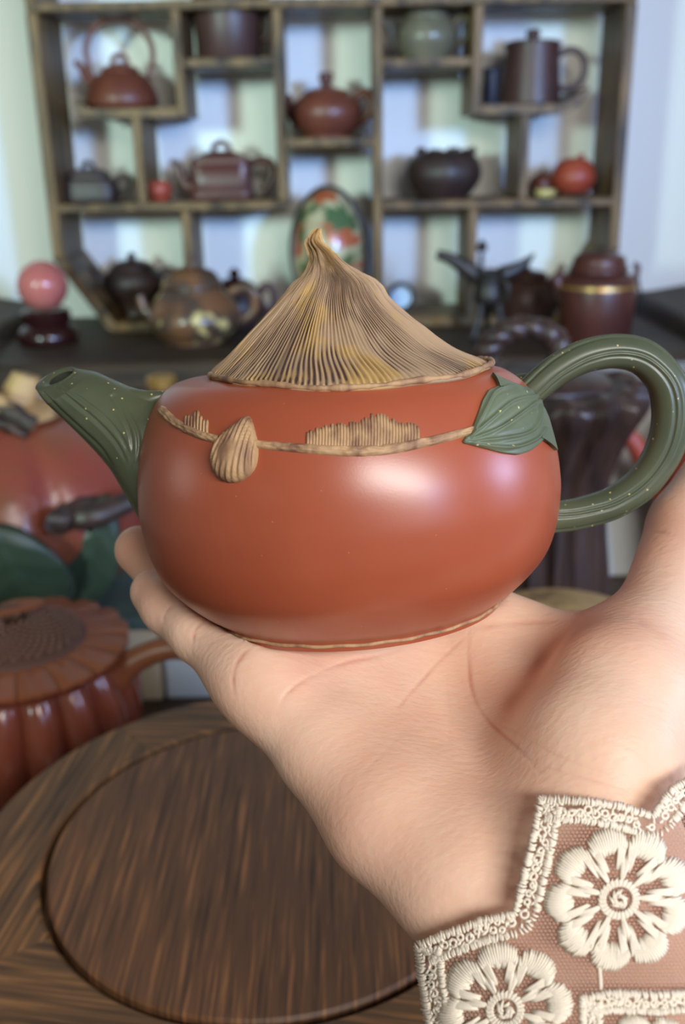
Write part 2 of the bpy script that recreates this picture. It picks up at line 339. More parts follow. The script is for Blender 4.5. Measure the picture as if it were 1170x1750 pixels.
# squat dark teapot
t, s = place('teapot', 'squat dark square teapot in the lower left compartment', 'teapot', 153, 310, YI, zL+HT)
mk('body', sqlathe(LZ([(0, 0), (40, 0), (46, 4), (47, 26), (42, 38), (30, 42), (0, 42)], s), 48, 5, 1, .7), M['black'], t, angle=40)
l = mk('lid', sqlathe(LZ([(0, 42), (34, 42), (34, 48), (24, 55), (0, 57)], s), 40, 5, 1, .7), M['black'], t, angle=40)
mk('knob', tube(A([(-9, 0, 55), (-8, 0, 63), (0, 0, 67), (8, 0, 63), (9, 0, 55)], s), 4*s, 8, 14), M['black'], l)
tb(t, s, [(-44, 0, 14), (-54, 0, 24), (-60, 0, 40)], [10, 7, 5], M['black'], 'spout')
tb(t, s, [(44, 0, 36), (58, 0, 42), (66, 0, 34), (62, 0, 18), (46, 0, 10)], 5, M['black'])
# small red cup
t, s = place('tea_cup', 'small red clay cup beside the spout of the square teapot', 'cup', 271, 320, YI-.02, zL+HT)
body(t, s, [(0, 0), (15, 0), (17, 3), (22, 14), (22, 24), (18, 33), (16, 33), (18, 23), (17, 12), (0, 6)], M['brick'], 32)
# square teapot
t, s = place('teapot', 'square red-brown teapot with a loop knob beside the middle post', 'teapot', 380, 300, YI, zL+HT)
mk('body', sqlathe(LZ([(0, 0), (50, 0), (53, 3), (53, 14), (50, 17), (49, 60), (51, 62), (50, 67), (0, 67)], s), 56, 7, 1, .72), M['rbdark'], t, angle=40)
l = mk('lid', sqlathe(LZ([(0, 67), (48, 67), (47, 71), (26, 80), (16, 83), (0, 83)], s), 48, 6, 1, .72), M['rbdark'], t, angle=40)
mk('knob', tube(A([(-12, 0, 81), (-12, 0, 90), (0, 0, 97), (12, 0, 90), (12, 0, 81)], s), 5*s, 10, 16), M['rbdark'], l)
tb(t, s, [(-48, 0, 20), (-62, 0, 26), (-70, 0, 44), (-74, 0, 60), (-86, 0, 66)], [14, 11, 8, 6, 5], M['rbdark'], 'spout')
tb(t, s, [(48, 0, 60), (66, 0, 66), (82, 0, 62), (85, 0, 46), (78, 0, 24), (66, 0, 12)], 6, M['rbdark'])
# lotus bowl
t, s = place('lotus_bowl', 'dark brown round bowl with scalloped petal rim on the right shelf', 'bowl', 758, 300, YI, zR+HT)
def scal(th, r, z, k): return r*(1+.03*np.cos(8*th)*k), z+(np.abs(np.sin(4*th))*7*t_s*.94 if .55 < k < .75 else 0)
t_s = s
body(t, s, [(0, 0), (36, 0), (44, 5), (59, 26), (63, 46), (56, 66), (44, 77), (40, 74), (50, 60), (54, 44), (40, 14), (0, 8)], M['black'], 64, fn=scal, smooth=40)
for k in range(5):
    a = k*2*math.pi/5
    mk('petal_tip', xf(lathe([(0, -6*s), (7*s, 0), (5*s, 6*s), (0, 10*s)], 12, 10), (48*s*math.cos(a), 48*s*math.sin(a), 73*s)), M['black'], t)
# fruit shapes
t, s = place('clay_pomegranate', 'large round red clay fruit tilted beside the right shelf end', 'fruit ornament', 980, 300, YI-.01, zR+HT)
mk('fruit', xf(lathe(LZ([(0, 0), (22, 2), (35, 18), (37, 34), (28, 54), (12, 62), (0, 62)], s), 40, 30), (0, 0, 3*s)), M['brick'], t)
mk('stem', tube(A([(6, 0, 60), (9, 0, 66), (14, 0, 71)], s), [6*s, 5*s, 4*s], 10, 8), M['brick'], t)
t, s = place('clay_peach', 'smaller dark red clay fruit between the slim post and the big red fruit', 'fruit ornament', 926, 310, YI+.012, zR+HT)
mk('fruit', lathe(LZ([(0, 0), (14, 1), (21, 14), (20, 28), (10, 38), (0, 42)], s), 32, 24), M['rb'], t)
mk('stem', tube(A([(0, 0, 40), (2, 0, 46)], s), [3*s, 2*s], 8, 4), M['branch'], t)
t, s = place('clay_leaf_dish', 'tiny pale yellow dish in front of the dark red fruit', 'dish', 931, 325, YI-.035, zR+HT)
body(t, s, [(0, 0), (12, 0), (17, 6), (18, 13), (16, 13), (14, 6), (0, 4)], M['yellow'], 24)

# ------------------------------------------------------------------ on the bench
def onbench(name, label, cat, px, py_base, rz=0, dY=0, group=None):
    Y = PZ(px, py_base, ZB)[1]+dY; return place(name, label, cat, px, py_base, Y, ZB, rz, group)
t, s = onbench('crystal_ball', 'pink rose quartz ball on a dark lacquered stand at the left bench end', 'ornament', 84, 586)
body(t, s, [(0, 0), (46, 0), (50, 5), (50, 20), (44, 27), (40, 30), (36, 34), (40, 42), (42, 56), (36, 62), (26, 58), (0, 54)], M['lacquer'], 40, 'stand', 0)
b = mk('ball', xf(lathe([(41.5*s*math.sin(a), -41.5*s*math.cos(a)) for a in np.linspace(0, math.pi, 40)], 56), (0, 0, 98*s*.98)), M['pink'], t)
t, s = onbench('teapot', 'very dark faceted teapot standing behind the mottled teapot', 'teapot', 234, 552)
body(t, s, [(0, 0), (34, 0), (36, 6), (24, 20), (30, 40), (46, 58), (50, 76), (42, 92), (32, 98), (0, 98)], M['black'], 8 if False else 40)
l = body(t, s, [(0, 97), (34, 98), (30, 106), (12, 112), (0, 113)], M['black'], 32, 'lid')
body(l, s, [(0, 111), (5, 113), (8, 120), (0, 126)], M['black'], 16, 'knob')
tb(t, s, [(-36, 0, 54), (-52, 0, 66), (-58, 0, 86), (-66, 0, 96), (-70, 0, 100)], [13, 9, 6, 4.5, 4], M['black'], 'spout')
tb(t, s, [(44, 0, 86), (60, 0, 92), (72, 0, 78), (66, 0, 56), (46, 0, 50)], 6, M['black'])
t, s = onbench('teapot', 'mottled brown and cream glazed teapot at the front of the bench', 'teapot', 335, 584)
body(t, s, [(0, 0), (46, 0), (52, 5), (74, 28), (78, 48), (66, 74), (52, 92), (46, 96), (0, 96)], M['mottle'])
l = body(t, s, [(0, 95), (48, 96), (46, 112), (34, 126), (12, 132), (0, 133)], M['mottle'], 40, 'lid')
body(l, s, [(0, 131), (7, 133), (6, 140), (9, 148), (6, 156), (0, 158)], M['mottle'], 20, 'knob')
tb(t, s, [(-64, 0, 44), (-82, 0, 60), (-90, 0, 84)], [15, 10, 7], M['mottle'], 'spout')
tb(t, s, [(62, 0, 88), (88, 0, 96), (104, 0, 80), (98, 0, 50), (70, 0, 34)], 8, M['mottle'])
t, s = onbench('teapot', 'dark purple teapot half hidden between the mottled teapot and the painted egg', 'teapot', 405, 560)
body(t, s, [(0, 0), (36, 0), (46, 16), (50, 40), (42, 62), (32, 70), (0, 70)], M['black'])
l = body(t, s, [(0, 69), (34, 70), (30, 80), (14, 88), (0, 90)], M['lacquer'], 32, 'lid')
body(l, s, [(0, 88), (6, 90), (10, 98), (0, 108)], M['lacquer'], 20, 'knob')
tb(t, s, [(40, 0, 62), (52, 0, 74), (64, 0, 66), (64, 0, 40), (46, 0, 18)], 7, M['purple'])
t, s = onbench('painted_egg', 'large painted egg with flowers on a dark stand under the middle shelf', 'ornament', 564, 556)
body(t, s, [(0, 0), (34, 0), (36, 6), (22, 14), (24, 24), (30, 30), (0, 26)], M['bronze'], 32, 'stand', 0)
e = mk('egg', xf(lathe([(60*s*math.sin(a)*(1+.06*math.cos(a)), -102*s*.96*math.cos(a)) for a in np.linspace(0, math.pi, 44)], 56), (0, 0, 124*s)), M['egg'], t)
mk('dark_rim', xf(tube([(62.5*s*math.sin(a)*(1-.05*math.cos(a)), 0.012, 104*s*.96*math.cos(a)) for a in np.linspace(0, 2*math.pi, 60)], 4.5*s, 8), (0, 0, 124*s)), M['bronze'], t)
t, s = onbench('small_clock', 'small round clock with a pale dial behind the big teapot lid', 'clock', 684, 548)
mk('case', xf(lathe([(0, -6*s), (23*s, -6*s), (25*s, -3*s), (25*s, 4*s), (20*s, 6*s), (18*s, 5*s), (0, 4*s)], 40), (0, 0, 40*s), rx=rad(90)), M['bronze'], t, angle=40)
mk('dial', xf(lathe([(0, 0), (17.6*s, 0), (17.6*s, 1.5*s), (0, 1.5*s)], 36), (0, -4.2*s, 40*s), rx=rad(90)), M['clockface'], t, angle=40)
mk('foot', box(-20*s, 20*s, -8*s, 8*s, 0, 16*s, .001), M['bronze'], t, smooth=False)
# bronze wine vessel
t, s = onbench('bronze_wine_vessel', 'dark bronze three-legged wine vessel with long pouring lip', 'vessel', 832, 578)
body(t, s, [(0, 58), (18, 60), (26, 72), (24, 96), (26, 118), (28, 120), (24, 118), (20, 90), (0, 76)], M['bronze'], 32)
mk('pouring_lip', tube(A([(-20, 0, 110), (-44, 0, 128), (-66, 0, 142), (-88, 0, 150)], s), [16*s, 13*s, 10*s, 8*s], 14, 18, flat=.8), M['bronze'], t, angle=60)
mk('tail', tube(A([(20, 0, 112), (40, 0, 120), (58, 0, 132), (74, 0, 148)], s), [15*s, 12*s, 8*s, 2*s], 14, 18, flat=.8), M['bronze'], t, angle=60)
for (dx, dy) in ((-14, -10), (16, -8), (2, 16)):
    mk('leg', tube(A([(dx*.9, dy*.9, 68), (dx*1.3, dy*1.3, 34), (dx*2.1, dy*2.1, 0)], s), [8*s, 6*s, 4*s], 8, 12), M['bronze'], t)
p = tb(t, s, [(-16, -10, 116), (-15, -10, 152)], [4, 4], M['bronze'], 'post', 8, 5)
mk('post_cap', xf(lathe([(0, 0), (9*s, 2*s), (9*s, 10*s), (4*s, 18*s), (0, 20*s)], 16), (-15*s, -10*s, 144*s)), M['bronze'], p)
tb(t, s, [(14, -22, 108), (26, -30, 100), (26, -30, 76), (14, -22, 70)], 4, M['bronze'], 'handle', 8, 16)
# brown lidded pot behind
t, s = onbench('teapot', 'low brown teapot between the bronze vessel and the tall jar', 'teapot', 893, 552)
body(t, s, [(0, 0), (40, 0), (50, 14), (54, 44), (46, 70), (34, 80), (0, 80)], M['purple'])
l = body(t, s, [(0, 79), (36, 80), (32, 90), (10, 95), (0, 96)], M['purple'], 32, 'lid')
body(l, s, [(0, 94), (6, 95), (7, 102), (0, 106)], M['purple'], 16, 'knob')
tb(t, s, [(44, 0, 74), (56, 0, 84), (66, 0, 76), (64, 0, 40), (46, 0, 24)], 6, M['rbdark'])
# tall jar
t, s = onbench('tall_teapot', 'tall reddish brown jar-shaped teapot with a gold band on the right bench end', 'teapot', 1014, 583)
body(t, s, [(0, 0), (56, 0), (60, 4), (62, 60), (64, 100), (60, 114), (44, 122), (0, 122)], M['rbdark'], smooth=0)
body(t, s, [(62.5, 98), (65.5, 98), (64.6, 103), (62, 103)], M['gold'], 48, 'gold_band', 0)
l = body(t, s, [(0, 121), (46, 122), (44, 138), (40, 150), (26, 155), (0, 156)], M['rbdark'], 40, 'lid')
tb(t, s, [(-56, 0, 92), (-66, 0, 104), (-72, 0, 116)], [12, 9, 7], M['rbdark'], 'spout')
for sx in (-1, 1): tb(t, s, [(sx*56, 0, 110), (sx*64, 0, 118), (sx*64, 0, 132), (sx*58, 0, 134)], 5, M['rbdark'], 'lug', 8, 10)
tb(t, s, [(64, 0, 120), (74, 4, 80), (72, 8, 44)], 2.5, M['bronze'], 'wire_handle', 8, 16)

# ------------------------------------------------------------------ near table and what stands on it
t = thing('tea_table', 'dark wooden table under the round stand and the large pots', 'table', (0, .62, 0))
mk('table_top', xf(box(-.75, .75, .12, 1.15, ZT-.03, ZT, .004), (0, -.62, 0)), M['tablewood'], t, smooth=False)
for x in (-.7, .7):
    for y in (.17, 1.10): mk('leg', xf(box(x-.025, x+.025, y-.025, y+.025, 0, ZT-.03, .003), (0, -.62, 0)), M['tablewood'], t, smooth=False)
# cream boxes
def crate(name, label, x0, x1, y0, y1, z1, m1, m2, group=None):
    c = np.array(((x0+x1)/2, (y0+y1)/2, ZT)); t = thing(name, label, 'box', c, group=group)
    mk('carton', xf(box(x0, x1, y0, y1, ZT, z1-.012, .0015), -c), m1, t, smooth=False)
    mk('box_lid', xf(box(x0-.001, x1+.001, y0-.001, y1+.001, z1-.012, z1, .002), -c), m2, t, smooth=False)
zb = P(40, 868, .84)[2]-.082
xb = PY(275, 1130, .745)[0]
crate('paper_box', 'cream paper box with teal top under the large peach-shaped teapot', -.50, xb-.0015, .745, .90, zb, M['cream'], M['teal'])
crate('paper_box', 'pale paper box seen through the sunflower teapot handle', xb+.0015, xb+.14, .748, .88, zb-.012, M['white'], M['white'])
vw = PZ(1060, 700, .74)
crate('white_box', 'white carton at the back of the table behind the brown sheaf pot', .20, .42, .99, 1.13, .905, M['white'], M['white'])
crate('white_box', 'white carton behind the bark-topped peach teapot', -.62, -.30, .99, 1.13, .882, M['white'], M['white'])
# peach pot
c = P(40, 868, .84); s = .84/F
t = thing('peach_teapot', 'large peach-shaped red teapot with dark green leaves behind the spout', 'teapot', (c[0], c[1], zb))
def cleft(th, r, z, k): return r*(1-.10*np.exp(-((np.angle(np.exp(1j*(th-rad(-58))))/.12)**2))*math.sin(math.pi*min(1, k*1.1))+.012*np.sin(5*th+3)), z
body(t, s, [(0, 0), (85, 0), (100, 8), (165, 60), (205, 140), (205, 210), (165, 290), (95, 338), (30, 350), (0, 350)], M['peach'], 96, fn=cleft, smooth=60)
l = body(t, s, [(0, 348), (60, 346), (84, 350), (78, 362), (40, 372), (0, 374)], M['bark'], 40, 'lid')
mk('branch_handle', tube(A([(-120, -50, 372), (-60, -55, 398), (0, -62, 384), (60, -72, 350)], s), [20*s, 19*s, 17*s, 12*s], 14, 34, sec=lambda th, k: 1+.16*np.sin(5*th+9*k)+.1*np.sin(40*k)), M['bark'], l)
mk('bark_stub', tube(A([(10, 0, 366), (24, 10, 398), (30, 12, 418)], s), [30*s, 27*s, 22*s], 14, 12, sec=lambda th, k: 1+.1*np.sin(5*th)), M['bark'], l)
mk('twig', tube(A([(-110, -66, 362), (-40, -78, 376), (10, -84, 360), (50, -88, 336)], s), [8*s, 10*s, 9*s, 7*s], 9, 20, sec=lambda th, k: 1+.3*np.sin(3*th+26*k)), M['branch'], l)
mk('branch_spout', tube(A([(150, -110, 222), (120, -190, 226), (118, -206, 228)], s), [20*s, 20*s, 18*s], 14, 12, sec=lambda th, k: 1+.08*np.sin(4*th)), M['branch'], t)
mk('branch_spout', tube(A([(112, -160, 226), (158, -178, 226), (205, -150, 236), (250, -120, 250)], s), [17*s, 21*s, 18*s, 14*s], 14, 20, sec=lambda th, k: 1+.08*np.sin(4*th)), M['branch'], t)
def leafsurf(outline, zc, nx=26, ny=20):
    pass
def bigleaf(t, s, base, tip, wid, bulge, name='leaf'):
    """leaf lying on the pot: spine from base to tip in local pixel units, width wid, thick body with midrib"""
    base = np.array(base, float); tip = np.array(tip, float); side = np.cross(tip-base, (0, -1, 0)); side /= np.linalg.norm(side)
    V = []; nu, nv = 26, 19
    for lay in (0, 1):
        for i in range(nu):
            u = i/(nu-1); w = wid*(math.sin(math.pi*min(1, .06+u*.94))**.6)*(1-.25*u)
            for j in range(nv):
                v = 2*j/(nv-1)-1
                p = base+(tip-base)*u+side*w*v
                y = -bulge*math.sin(math.pi*u)*.7+abs(v)**2*wid*.18-5*math.exp(-(v/.07)**2)-2.5*math.exp(-((((u*5+abs(v)*1.2) % 1)-.5)/.1)**2)
                V.append((p[0], p[1]+y+(9 if lay else 0), p[2]))
    V = np.array(V)*s*np.array((1, 1, .94)); n = nu*nv
    Fs = gridfaces(nu, nv, False)+[tuple(reversed([a+n for a in f])) for f in gridfaces(nu, nv, False)]
    rim = [j for j in range(nv)]+[i*nv+nv-1 for i in range(1, nu)]+[(nu-1)*nv+j for j in range(nv-2, -1, -1)]+[i*nv for i in range(nu-2, 0, -1)]
    Fs += [(rim[k], rim[k]+n, rim[(k+1) % len(rim)]+n, rim[(k+1) % len(rim)]) for k in range(len(rim))]
    return mk(name, (V, Fs), M['darkleaf'], t)
bigleaf(t, s, (66, -168, 42), (26, -222, 228), 84, 26)
bigleaf(t, s, (120, -148, 50), (176, -138, 246), 50, 16)
bigleaf(t, s, (-80, -150, 8), (-60, -190, 120), 60, 12)
# small gold topped pot
v = PY(276, 655, .95)
t = thing('gold_rimmed_bottle', 'slim red-brown bottle with gold rim just behind the green spout', 'bottle', (v[0], .95, ZT))
s = 1.0
hh = v[2]+.008-ZT
mk('body', lathe([(0, 0), (.03, 0), (.034, .01), (.034, hh*.55), (.016, hh*.75), (.0125, hh*.85), (.0125, hh-.012), (0, hh-.012)], 32), M['rb'], t, angle=50)
mk('gold_rim', lathe([(0, hh-.012), (.014, hh-.012), (.0145, hh-.002), (.0125, hh), (0, hh)], 28), M['gold'], t, angle=40)
# sunflower teapot
c = P(30, 1098, .64); s = .64/F
t = thing('sunflower_teapot', 'fluted brown teapot with a sunflower lid beyond the round stand', 'teapot', (c[0], c[1], ZT))
hz = (c[2]-ZT)/(s*.94)
fl = lambda th, r, z, k: (r*(1+.035*np.abs(np.cos(8.5*th))*(1 if .1 < k < .97 else 0)), z)
NP = 17
def flute(th, r, z, k): return r*(1+.13*(np.abs(np.cos(th*NP/2))**.7-.5)*min(1, 6*k, 6*(1-k))), z
body(t, s, [(0, 0), (110, 0), (130, 10), (140, 60), (160, hz-250), (186, hz-170), (189, hz-120), (174, hz-64), (162, hz-36), (150, hz-26), (0, hz-26)], M['sunbody'], 170, fn=flute, smooth=44)
l = body(t, s, [(0, hz-28), (100, hz-26), (112, hz-8), (118, hz+2), (104, hz+16), (60, hz+38), (0, hz+46)], M['seeds'], 72, 'lid')
for k in range(NP):                                            # ring of petals round the lid
    a0 = 2*math.pi*k/NP; V = []; nu, nv = 7, 9
    for lay in (0, 1):
        for i in range(nu):
            u = i/(nu-1)
            for j in range(nv):
                w = 2*j/(nv-1)-1; a = a0+w*math.pi/NP*(.97+.0*u)
                r = 112+76*u*(1-.10*abs(w)**3); z = hz+6-13*u**1.3+5*(1-w*w)*(.3+u)-3.0*math.exp(-(w/.12)**2)-(8 if lay else 0)
                V.append((r*math.cos(a)*s, r*math.sin(a)*s, z*s*.94))
    n = nu*nv; g = gridfaces(nu, nv, False)
    rim = [j for j in range(nv)]+[i*nv+nv-1 for i in range(1, nu)]+[(nu-1)*nv+j for j in range(nv-2, -1, -1)]+[i*nv for i in range(nu-2, 0, -1)]
    Fs = g+[tuple(reversed([q+n for q in f])) for f in g]+[(rim[q], rim[q]+n, rim[(q+1) % len(rim)]+n, rim[(q+1) % len(rim)]) for q in range(len(rim))]
    mk('petal', (np.array(V), Fs), M['sun'], t, angle=40)
sd = []
for k in range(330):                                           # seed heads on the lid
    r = 108*math.sqrt((k+.5)/330); a = k*2.39996; z = hz+52-30*(r/104)**1.8
    if r < 24: continue
    sd.append(xf(lathe([(0, -2.5), (4.2, 0), (3.0, 3.2), (0, 4.4)], 6), (r*math.cos(a), r*math.sin(a), z), sc=1))
V, Fs = join(*sd); mk('seed_head', (V*s*np.array((1, 1, .94)), Fs), M['seedtop'], l, kind='stuff', fix=False)
kn = mk('leaf_knob', tube(A([(-30, 0, hz+44), (-20, 0, hz+58), (0, 0, hz+62), (14, 0, hz+60)], s), [20*s, 15*s, 14*s, 16*s], 12, 16), M['seeds'], l)
def slab(pts, z, th): 
    n = len(pts); V = [(x, y, z+dz) for x, y, dz in pts]+[(x, y, z+dz-th) for x, y, dz in pts]
    return np.array(V), [tuple(range(n)), tuple(range(2*n-1, n-1, -1))]+[(i, (i+1) % n, n+(i+1) % n, n+i) for i in range(n)]
lp = [(44*math.cos(a)*(1+.25*math.cos(a)), 24*math.sin(a), 8*math.cos(a)) for a in np.linspace(0, 2*math.pi, 28, endpoint=False)]
V, Fs = slab(lp, hz+74, 6); mk('leaf', (V*s*np.array((1, 1, .94)), Fs), M['sun'], l, smooth=False)
tb(t, s, [(165, -20, hz-60), (200, -24, hz-30), (250, -28, hz-4), (300, -34, hz+2), (345, -36, hz-14), (362, -34, hz-60), (345, -30, hz-120), (280, -24, hz-170), (170, -15, hz-190)], [30, 22, 20, 21, 22, 20, 18, 18, 16], M['sun'], 'handle', 16, 50)
# sheaf pot
v = PY(925, 830, .79); s = SCL(.79, .87)
t = thing('sheaf_teapot', 'dark brown teapot shaped like a tied sheaf seen through the green handle', 'teapot', (v[0], .79, ZT))
H = lambda py: (PY(925, py, .79)[2]-ZT)/(s*.94)
def stalks(th, r, z, k): return r*(1+.05*np.sin(17*th+4*k)+.03*np.sin(37*th+2)), z+(.003*np.sin(13*th+4*k) if .7 < k < .86 else 0)
body(t, s, [(0, 0), (110, 0), (122, 10), (118, H(1000)), (106, H(900)), (102, H(845)), (108, H(800)), (130, H(740)), (158, H(690)), (160, H(664)), (138, H(652)), (100, H(656)), (0, H(658))], M['sheaf'], 140, fn=stalks, smooth=70)
mk('tie_band', lathe([(107*s, s*.94*(H(848))), (117*s, s*.94*(H(846))), (119*s, s*.94*H(836)), (117*s, s*.94*H(826)), (108*s, s*.94*H(824))], 64, 0, lambda th, r, z, k: (r*(1+.03*np.sin(13*th)), z)), M['sheaf'], t)
l = body(t, s, [(0, H(664)), (96, H(660)), (92, H(642)), (50, H(628)), (0, H(624))], M['sheaf'], 48, 'lid')
for k in (0, 1):
    ph = k*math.pi; pth = []
    for a in np.linspace(-.25*math.pi, 1.25*math.pi, 40):
        pth.append((-42+(60+7*math.cos(6*a+ph))*math.cos(a), 9*math.sin(6*a+ph), H(606)+48*math.sin(a)+5*math.cos(6*a+ph)))
    mk('twisted_knob', tube(A(pth, s), 15*s, 10), M['sheaf'], l)
tb(t, s, [(-130, 0, H(760)), (-190, 0, H(720)), (-215, 0, H(680))], [22, 16, 12], M['sheaf'], 'spout')
# straw-coloured pot
v = PY(965, 1035, .615); s = SCL(.615, .83)
t = thing('straw_teapot', 'straw-coloured teapot with a knotted lid behind the palm', 'teapot', (v[0], .615, ZT))
h0 = (.832-ZT)/(s*.94)
body(t, s, [(0, 0), (90, 0), (120, 20), (150, h0*.5), (146, h0*.85), (130, h0-8), (0, h0-8)], M['straw'])
l = body(t, s, [(0, h0-9), (138, h0-8), (142, h0-2), (134, h0+4), (60, h0+14), (0, h0+16)], M['straw'], 56, 'lid')
mk('knot', tube(A([(-60, -20, h0+12), (-30, -50, h0+20), (10, -30, h0+22), (40, -60, h0+18), (80, -40, h0+14)], s), [9*s, 13*s, 14*s, 13*s, 8*s], 10, 24), M['straw'], l)
mk('knot', tube(A([(-50, -60, h0+12), (0, -58, h0+22), (30, -20, h0+20), (70, -10, h0+12)], s), [8*s, 12*s, 12*s, 8*s], 10, 20), M['straw'], l)
# red brown pot at the right edge
v = PY(1235, 800, .93); s = SCL(.93, .87)
t = thing('red_teapot', 'red-brown teapot at the right edge, its spout seen through the green handle', 'teapot', (v[0], .93, ZT))
H = lambda py: (PY(1235, py, .93)[2]-ZT)/(s*.94)
body(t, s, [(0, 0), (70, 0), (80, 8), (110, H(860)), (114, H(800)), (95, H(720)), (60, H(690)), (0, H(690))], M['brick'])
l = body(t, s, [(0, H(691)), (62, H(689)), (58, H(670)), (20, H(655)), (0, H(654))], M['brick'], 40, 'lid')
body(l, s, [(0, H(656)), (10, H(654)), (18, H(642)), (0, H(630))], M['brick'], 24, 'knob')
tb(t, s, [(-90, 0, H(850)), (-130, 0, H(800)), (-152, 0, H(762)), (-172, 0, H(738))], [26, 20, 17, 15], M['brick'], 'spout')
tb(t, s, [(-62, 0, H(700)), (-66, 0, H(620)), (-30, 0, H(560)), (30, 0, H(560)), (66, 0, H(620)), (62, 0, H(700))], 12, M['brick'], 'handle', 12, 40)

# ------------------------------------------------------------------ round wooden stand under the hand
ZD = .84
def fitc(pts):
    p = np.array([PZ(x, y, ZD)[:2] for x, y in pts]); Am = np.column_stack((2*p, np.ones(len(p))))
    sol = np.linalg.lstsq(Am, (p**2).sum(1), rcond=None)[0]; return sol[:2], math.sqrt(sol[2]+sol[:2]@sol[:2])
cI, RI = fitc([(65, 1500), (80, 1435), (130, 1372), (250, 1290), (400, 1240), (100, 1605), (180, 1688), (290, 1745)])
pO = [np.linalg.norm(PZ(x, y, ZD)[:2]-cI) for x, y in ((0, 1345), (200, 1240), (400, 1187), (12, 1735))]
RO = float(np.mean(pO)); print('disc', cI, RI, RO, pO)
t = thing('round_stand', 'round dark wooden stand with a framed panel top below the hand', 'stand', (cI[0], cI[1], ZT))
hD = ZD-ZT
mk('panel', lathe([(0, hD-.012), (RI-.0028, hD-.012), (RI-.0028, hD-.0016), (RI-.004, hD-.0002), (0, hD-.0004)], 128), M['panelwood'], t, angle=30)
a1 = math.atan2(*(PZ(238, 1268, ZD)[:2]-cI)[::-1]); a2 = math.atan2(*(PZ(60, 1614, ZD)[:2]-cI)[::-1])
if a2 < a1: a2 += 2*math.pi
step = a2-a1; nseg = max(3, round(2*math.pi/step)); rest = (2*math.pi-step)/(nseg-1)
ang = [a1, a2]+[a2+rest*k for k in range(1, nseg-1)]
prof = [(RI, hD-.016), (RI, hD-.002), (RI+.002, hD), (RO-.004, hD), (RO-.001, hD-.002), (RO, hD-.006), (RO, hD-.010), (RO-.003, hD-.016)]
for k in range(nseg):                                          # mitred frame pieces, each with its own grain
    b0 = ang[k]; b1 = ang[(k+1) % nseg]; b1 += 2*math.pi if b1 < b0 else 0
    mid = (b0+b1)/2; half = (b1-b0)/2-.0012; V = []; ns = 40
    for a in np.linspace(-half, half, ns): V += [(r*math.cos(a), r*math.sin(a), z) for r, z in prof]
    n = len(prof); Fs = gridfaces(ns, n)+[tuple(range(n))[::-1], tuple((ns-1)*n+j for j in range(n))]
    V = np.array(V); o = mk('frame_piece', (V, Fs), M['framewood'], t, angle=30)
    o.rotation_euler = (0, 0, mid)
mk('apron', lathe([(RO-.03, hD-.016), (RO-.012, hD-.016), (RO-.012, hD-.05), (RO-.03, hD-.05)], 96), M['framewood'], t, angle=40)
for k in range(4):
    a = rad(45+90*k); x, y = (RO-.022)*math.cos(a), (RO-.022)*math.sin(a)
    mk('leg', xf(lathe([(0, 0), (.012, 0), (.013, .006), (.009, .02), (.012, hD-.05), (0, hD-.05)], 20), (x, y, 0)), M['framewood'], t)

# ------------------------------------------------------------------ the held teapot
DP = .275; s = DP/F; rho = rad(5); el = rad(11)
C0 = P(598, 862, DP)
eR = math.cos(rho)*RT+math.sin(rho)*UP; eU = -math.sin(rho)*RT+math.cos(rho)*UP; TW = -FW
ax_u = math.cos(el)*eU+math.sin(el)*TW; ax_f = math.cos(el)*TW-math.sin(el)*eU
def TP(V):                                                     # teapot-local pixels (right, front, up) -> world
    V = np.asarray(V, float); X_, Y__, Z_ = V[..., 0:1], V[..., 1:2], V[..., 2:3]
    Z_ = Z_-.040*X_*np.clip(Z_/215, 0, 1); return C0+s*(X_*eR+Y__*ax_f+Z_*ax_u)
def toloc(px, py, front=0.0):
    dx, dy = px-598, 862-py; x = dx*math.cos(rho)+dy*math.sin(rho); z = (dy*math.cos(rho)-dx*math.sin(rho)+front*math.sin(el))/math.cos(el)
    k = 1-(z*math.sin(el)+front*math.cos(el))/1700
    x, z = x*k, z*k
    if z > 0: z = z/(1-.040*x/215) if z < 215 else z+.040*x
    return np.array((x, front, z))
BP = [(0, 222), (120, 226), (200, 228), (236, 227), (256, 224), (276, 217), (300, 198), (318, 171), (337, 128), (349, 80), (353, 30), (351, -5), (344, -45), (329, -85), (306, -115), (278, -142), (252, -161)]
BPs = spline(BP, 90)
FOOT = [(252, -161), (249, -165), (247, -169), (244, -178), (232, -180), (200, -178), (0, -174)]
pot = thing('clay_teapot', 'red clay teapot with straw-textured husk lid and green spout held on the open palm', 'teapot', TP([0, 0, -180]))
def tpmk(name, vf, m, parent=None, **kw): return mk(name, (TP(vf[0]), vf[1]), m, parent or pot, world=True, **kw)
bodyvf = lathe(list(BPs)+FOOT[1:], 160)
bo = tpmk('body', bodyvf, M['clay'], angle=50)
bvh = BVHTree.FromPolygons(TP(bodyvf[0]).tolist(), bodyvf[1])
def hit(px, py, tree=None):
    d = Vector(ray(px, py)).normalized(); h = (tree or bvh).ray_cast(Vector(CAM), d)
    if h[0] is None: return None
    n = np.array(h[1]); n = n if n @ np.array(d) < 0 else -n
    return np.array(h[0]), n
tpmk('foot_ring', lathe([(246, -165.5), (250.5, -165.5), (251.5, -168.5), (248.5, -171), (244, -171)], 128, 0, lambda th, r, z, k: (r+1.0*np.sin(41*th)*np.sin(7*th), z+.8*np.sin(23*th))), M['tanclay'])
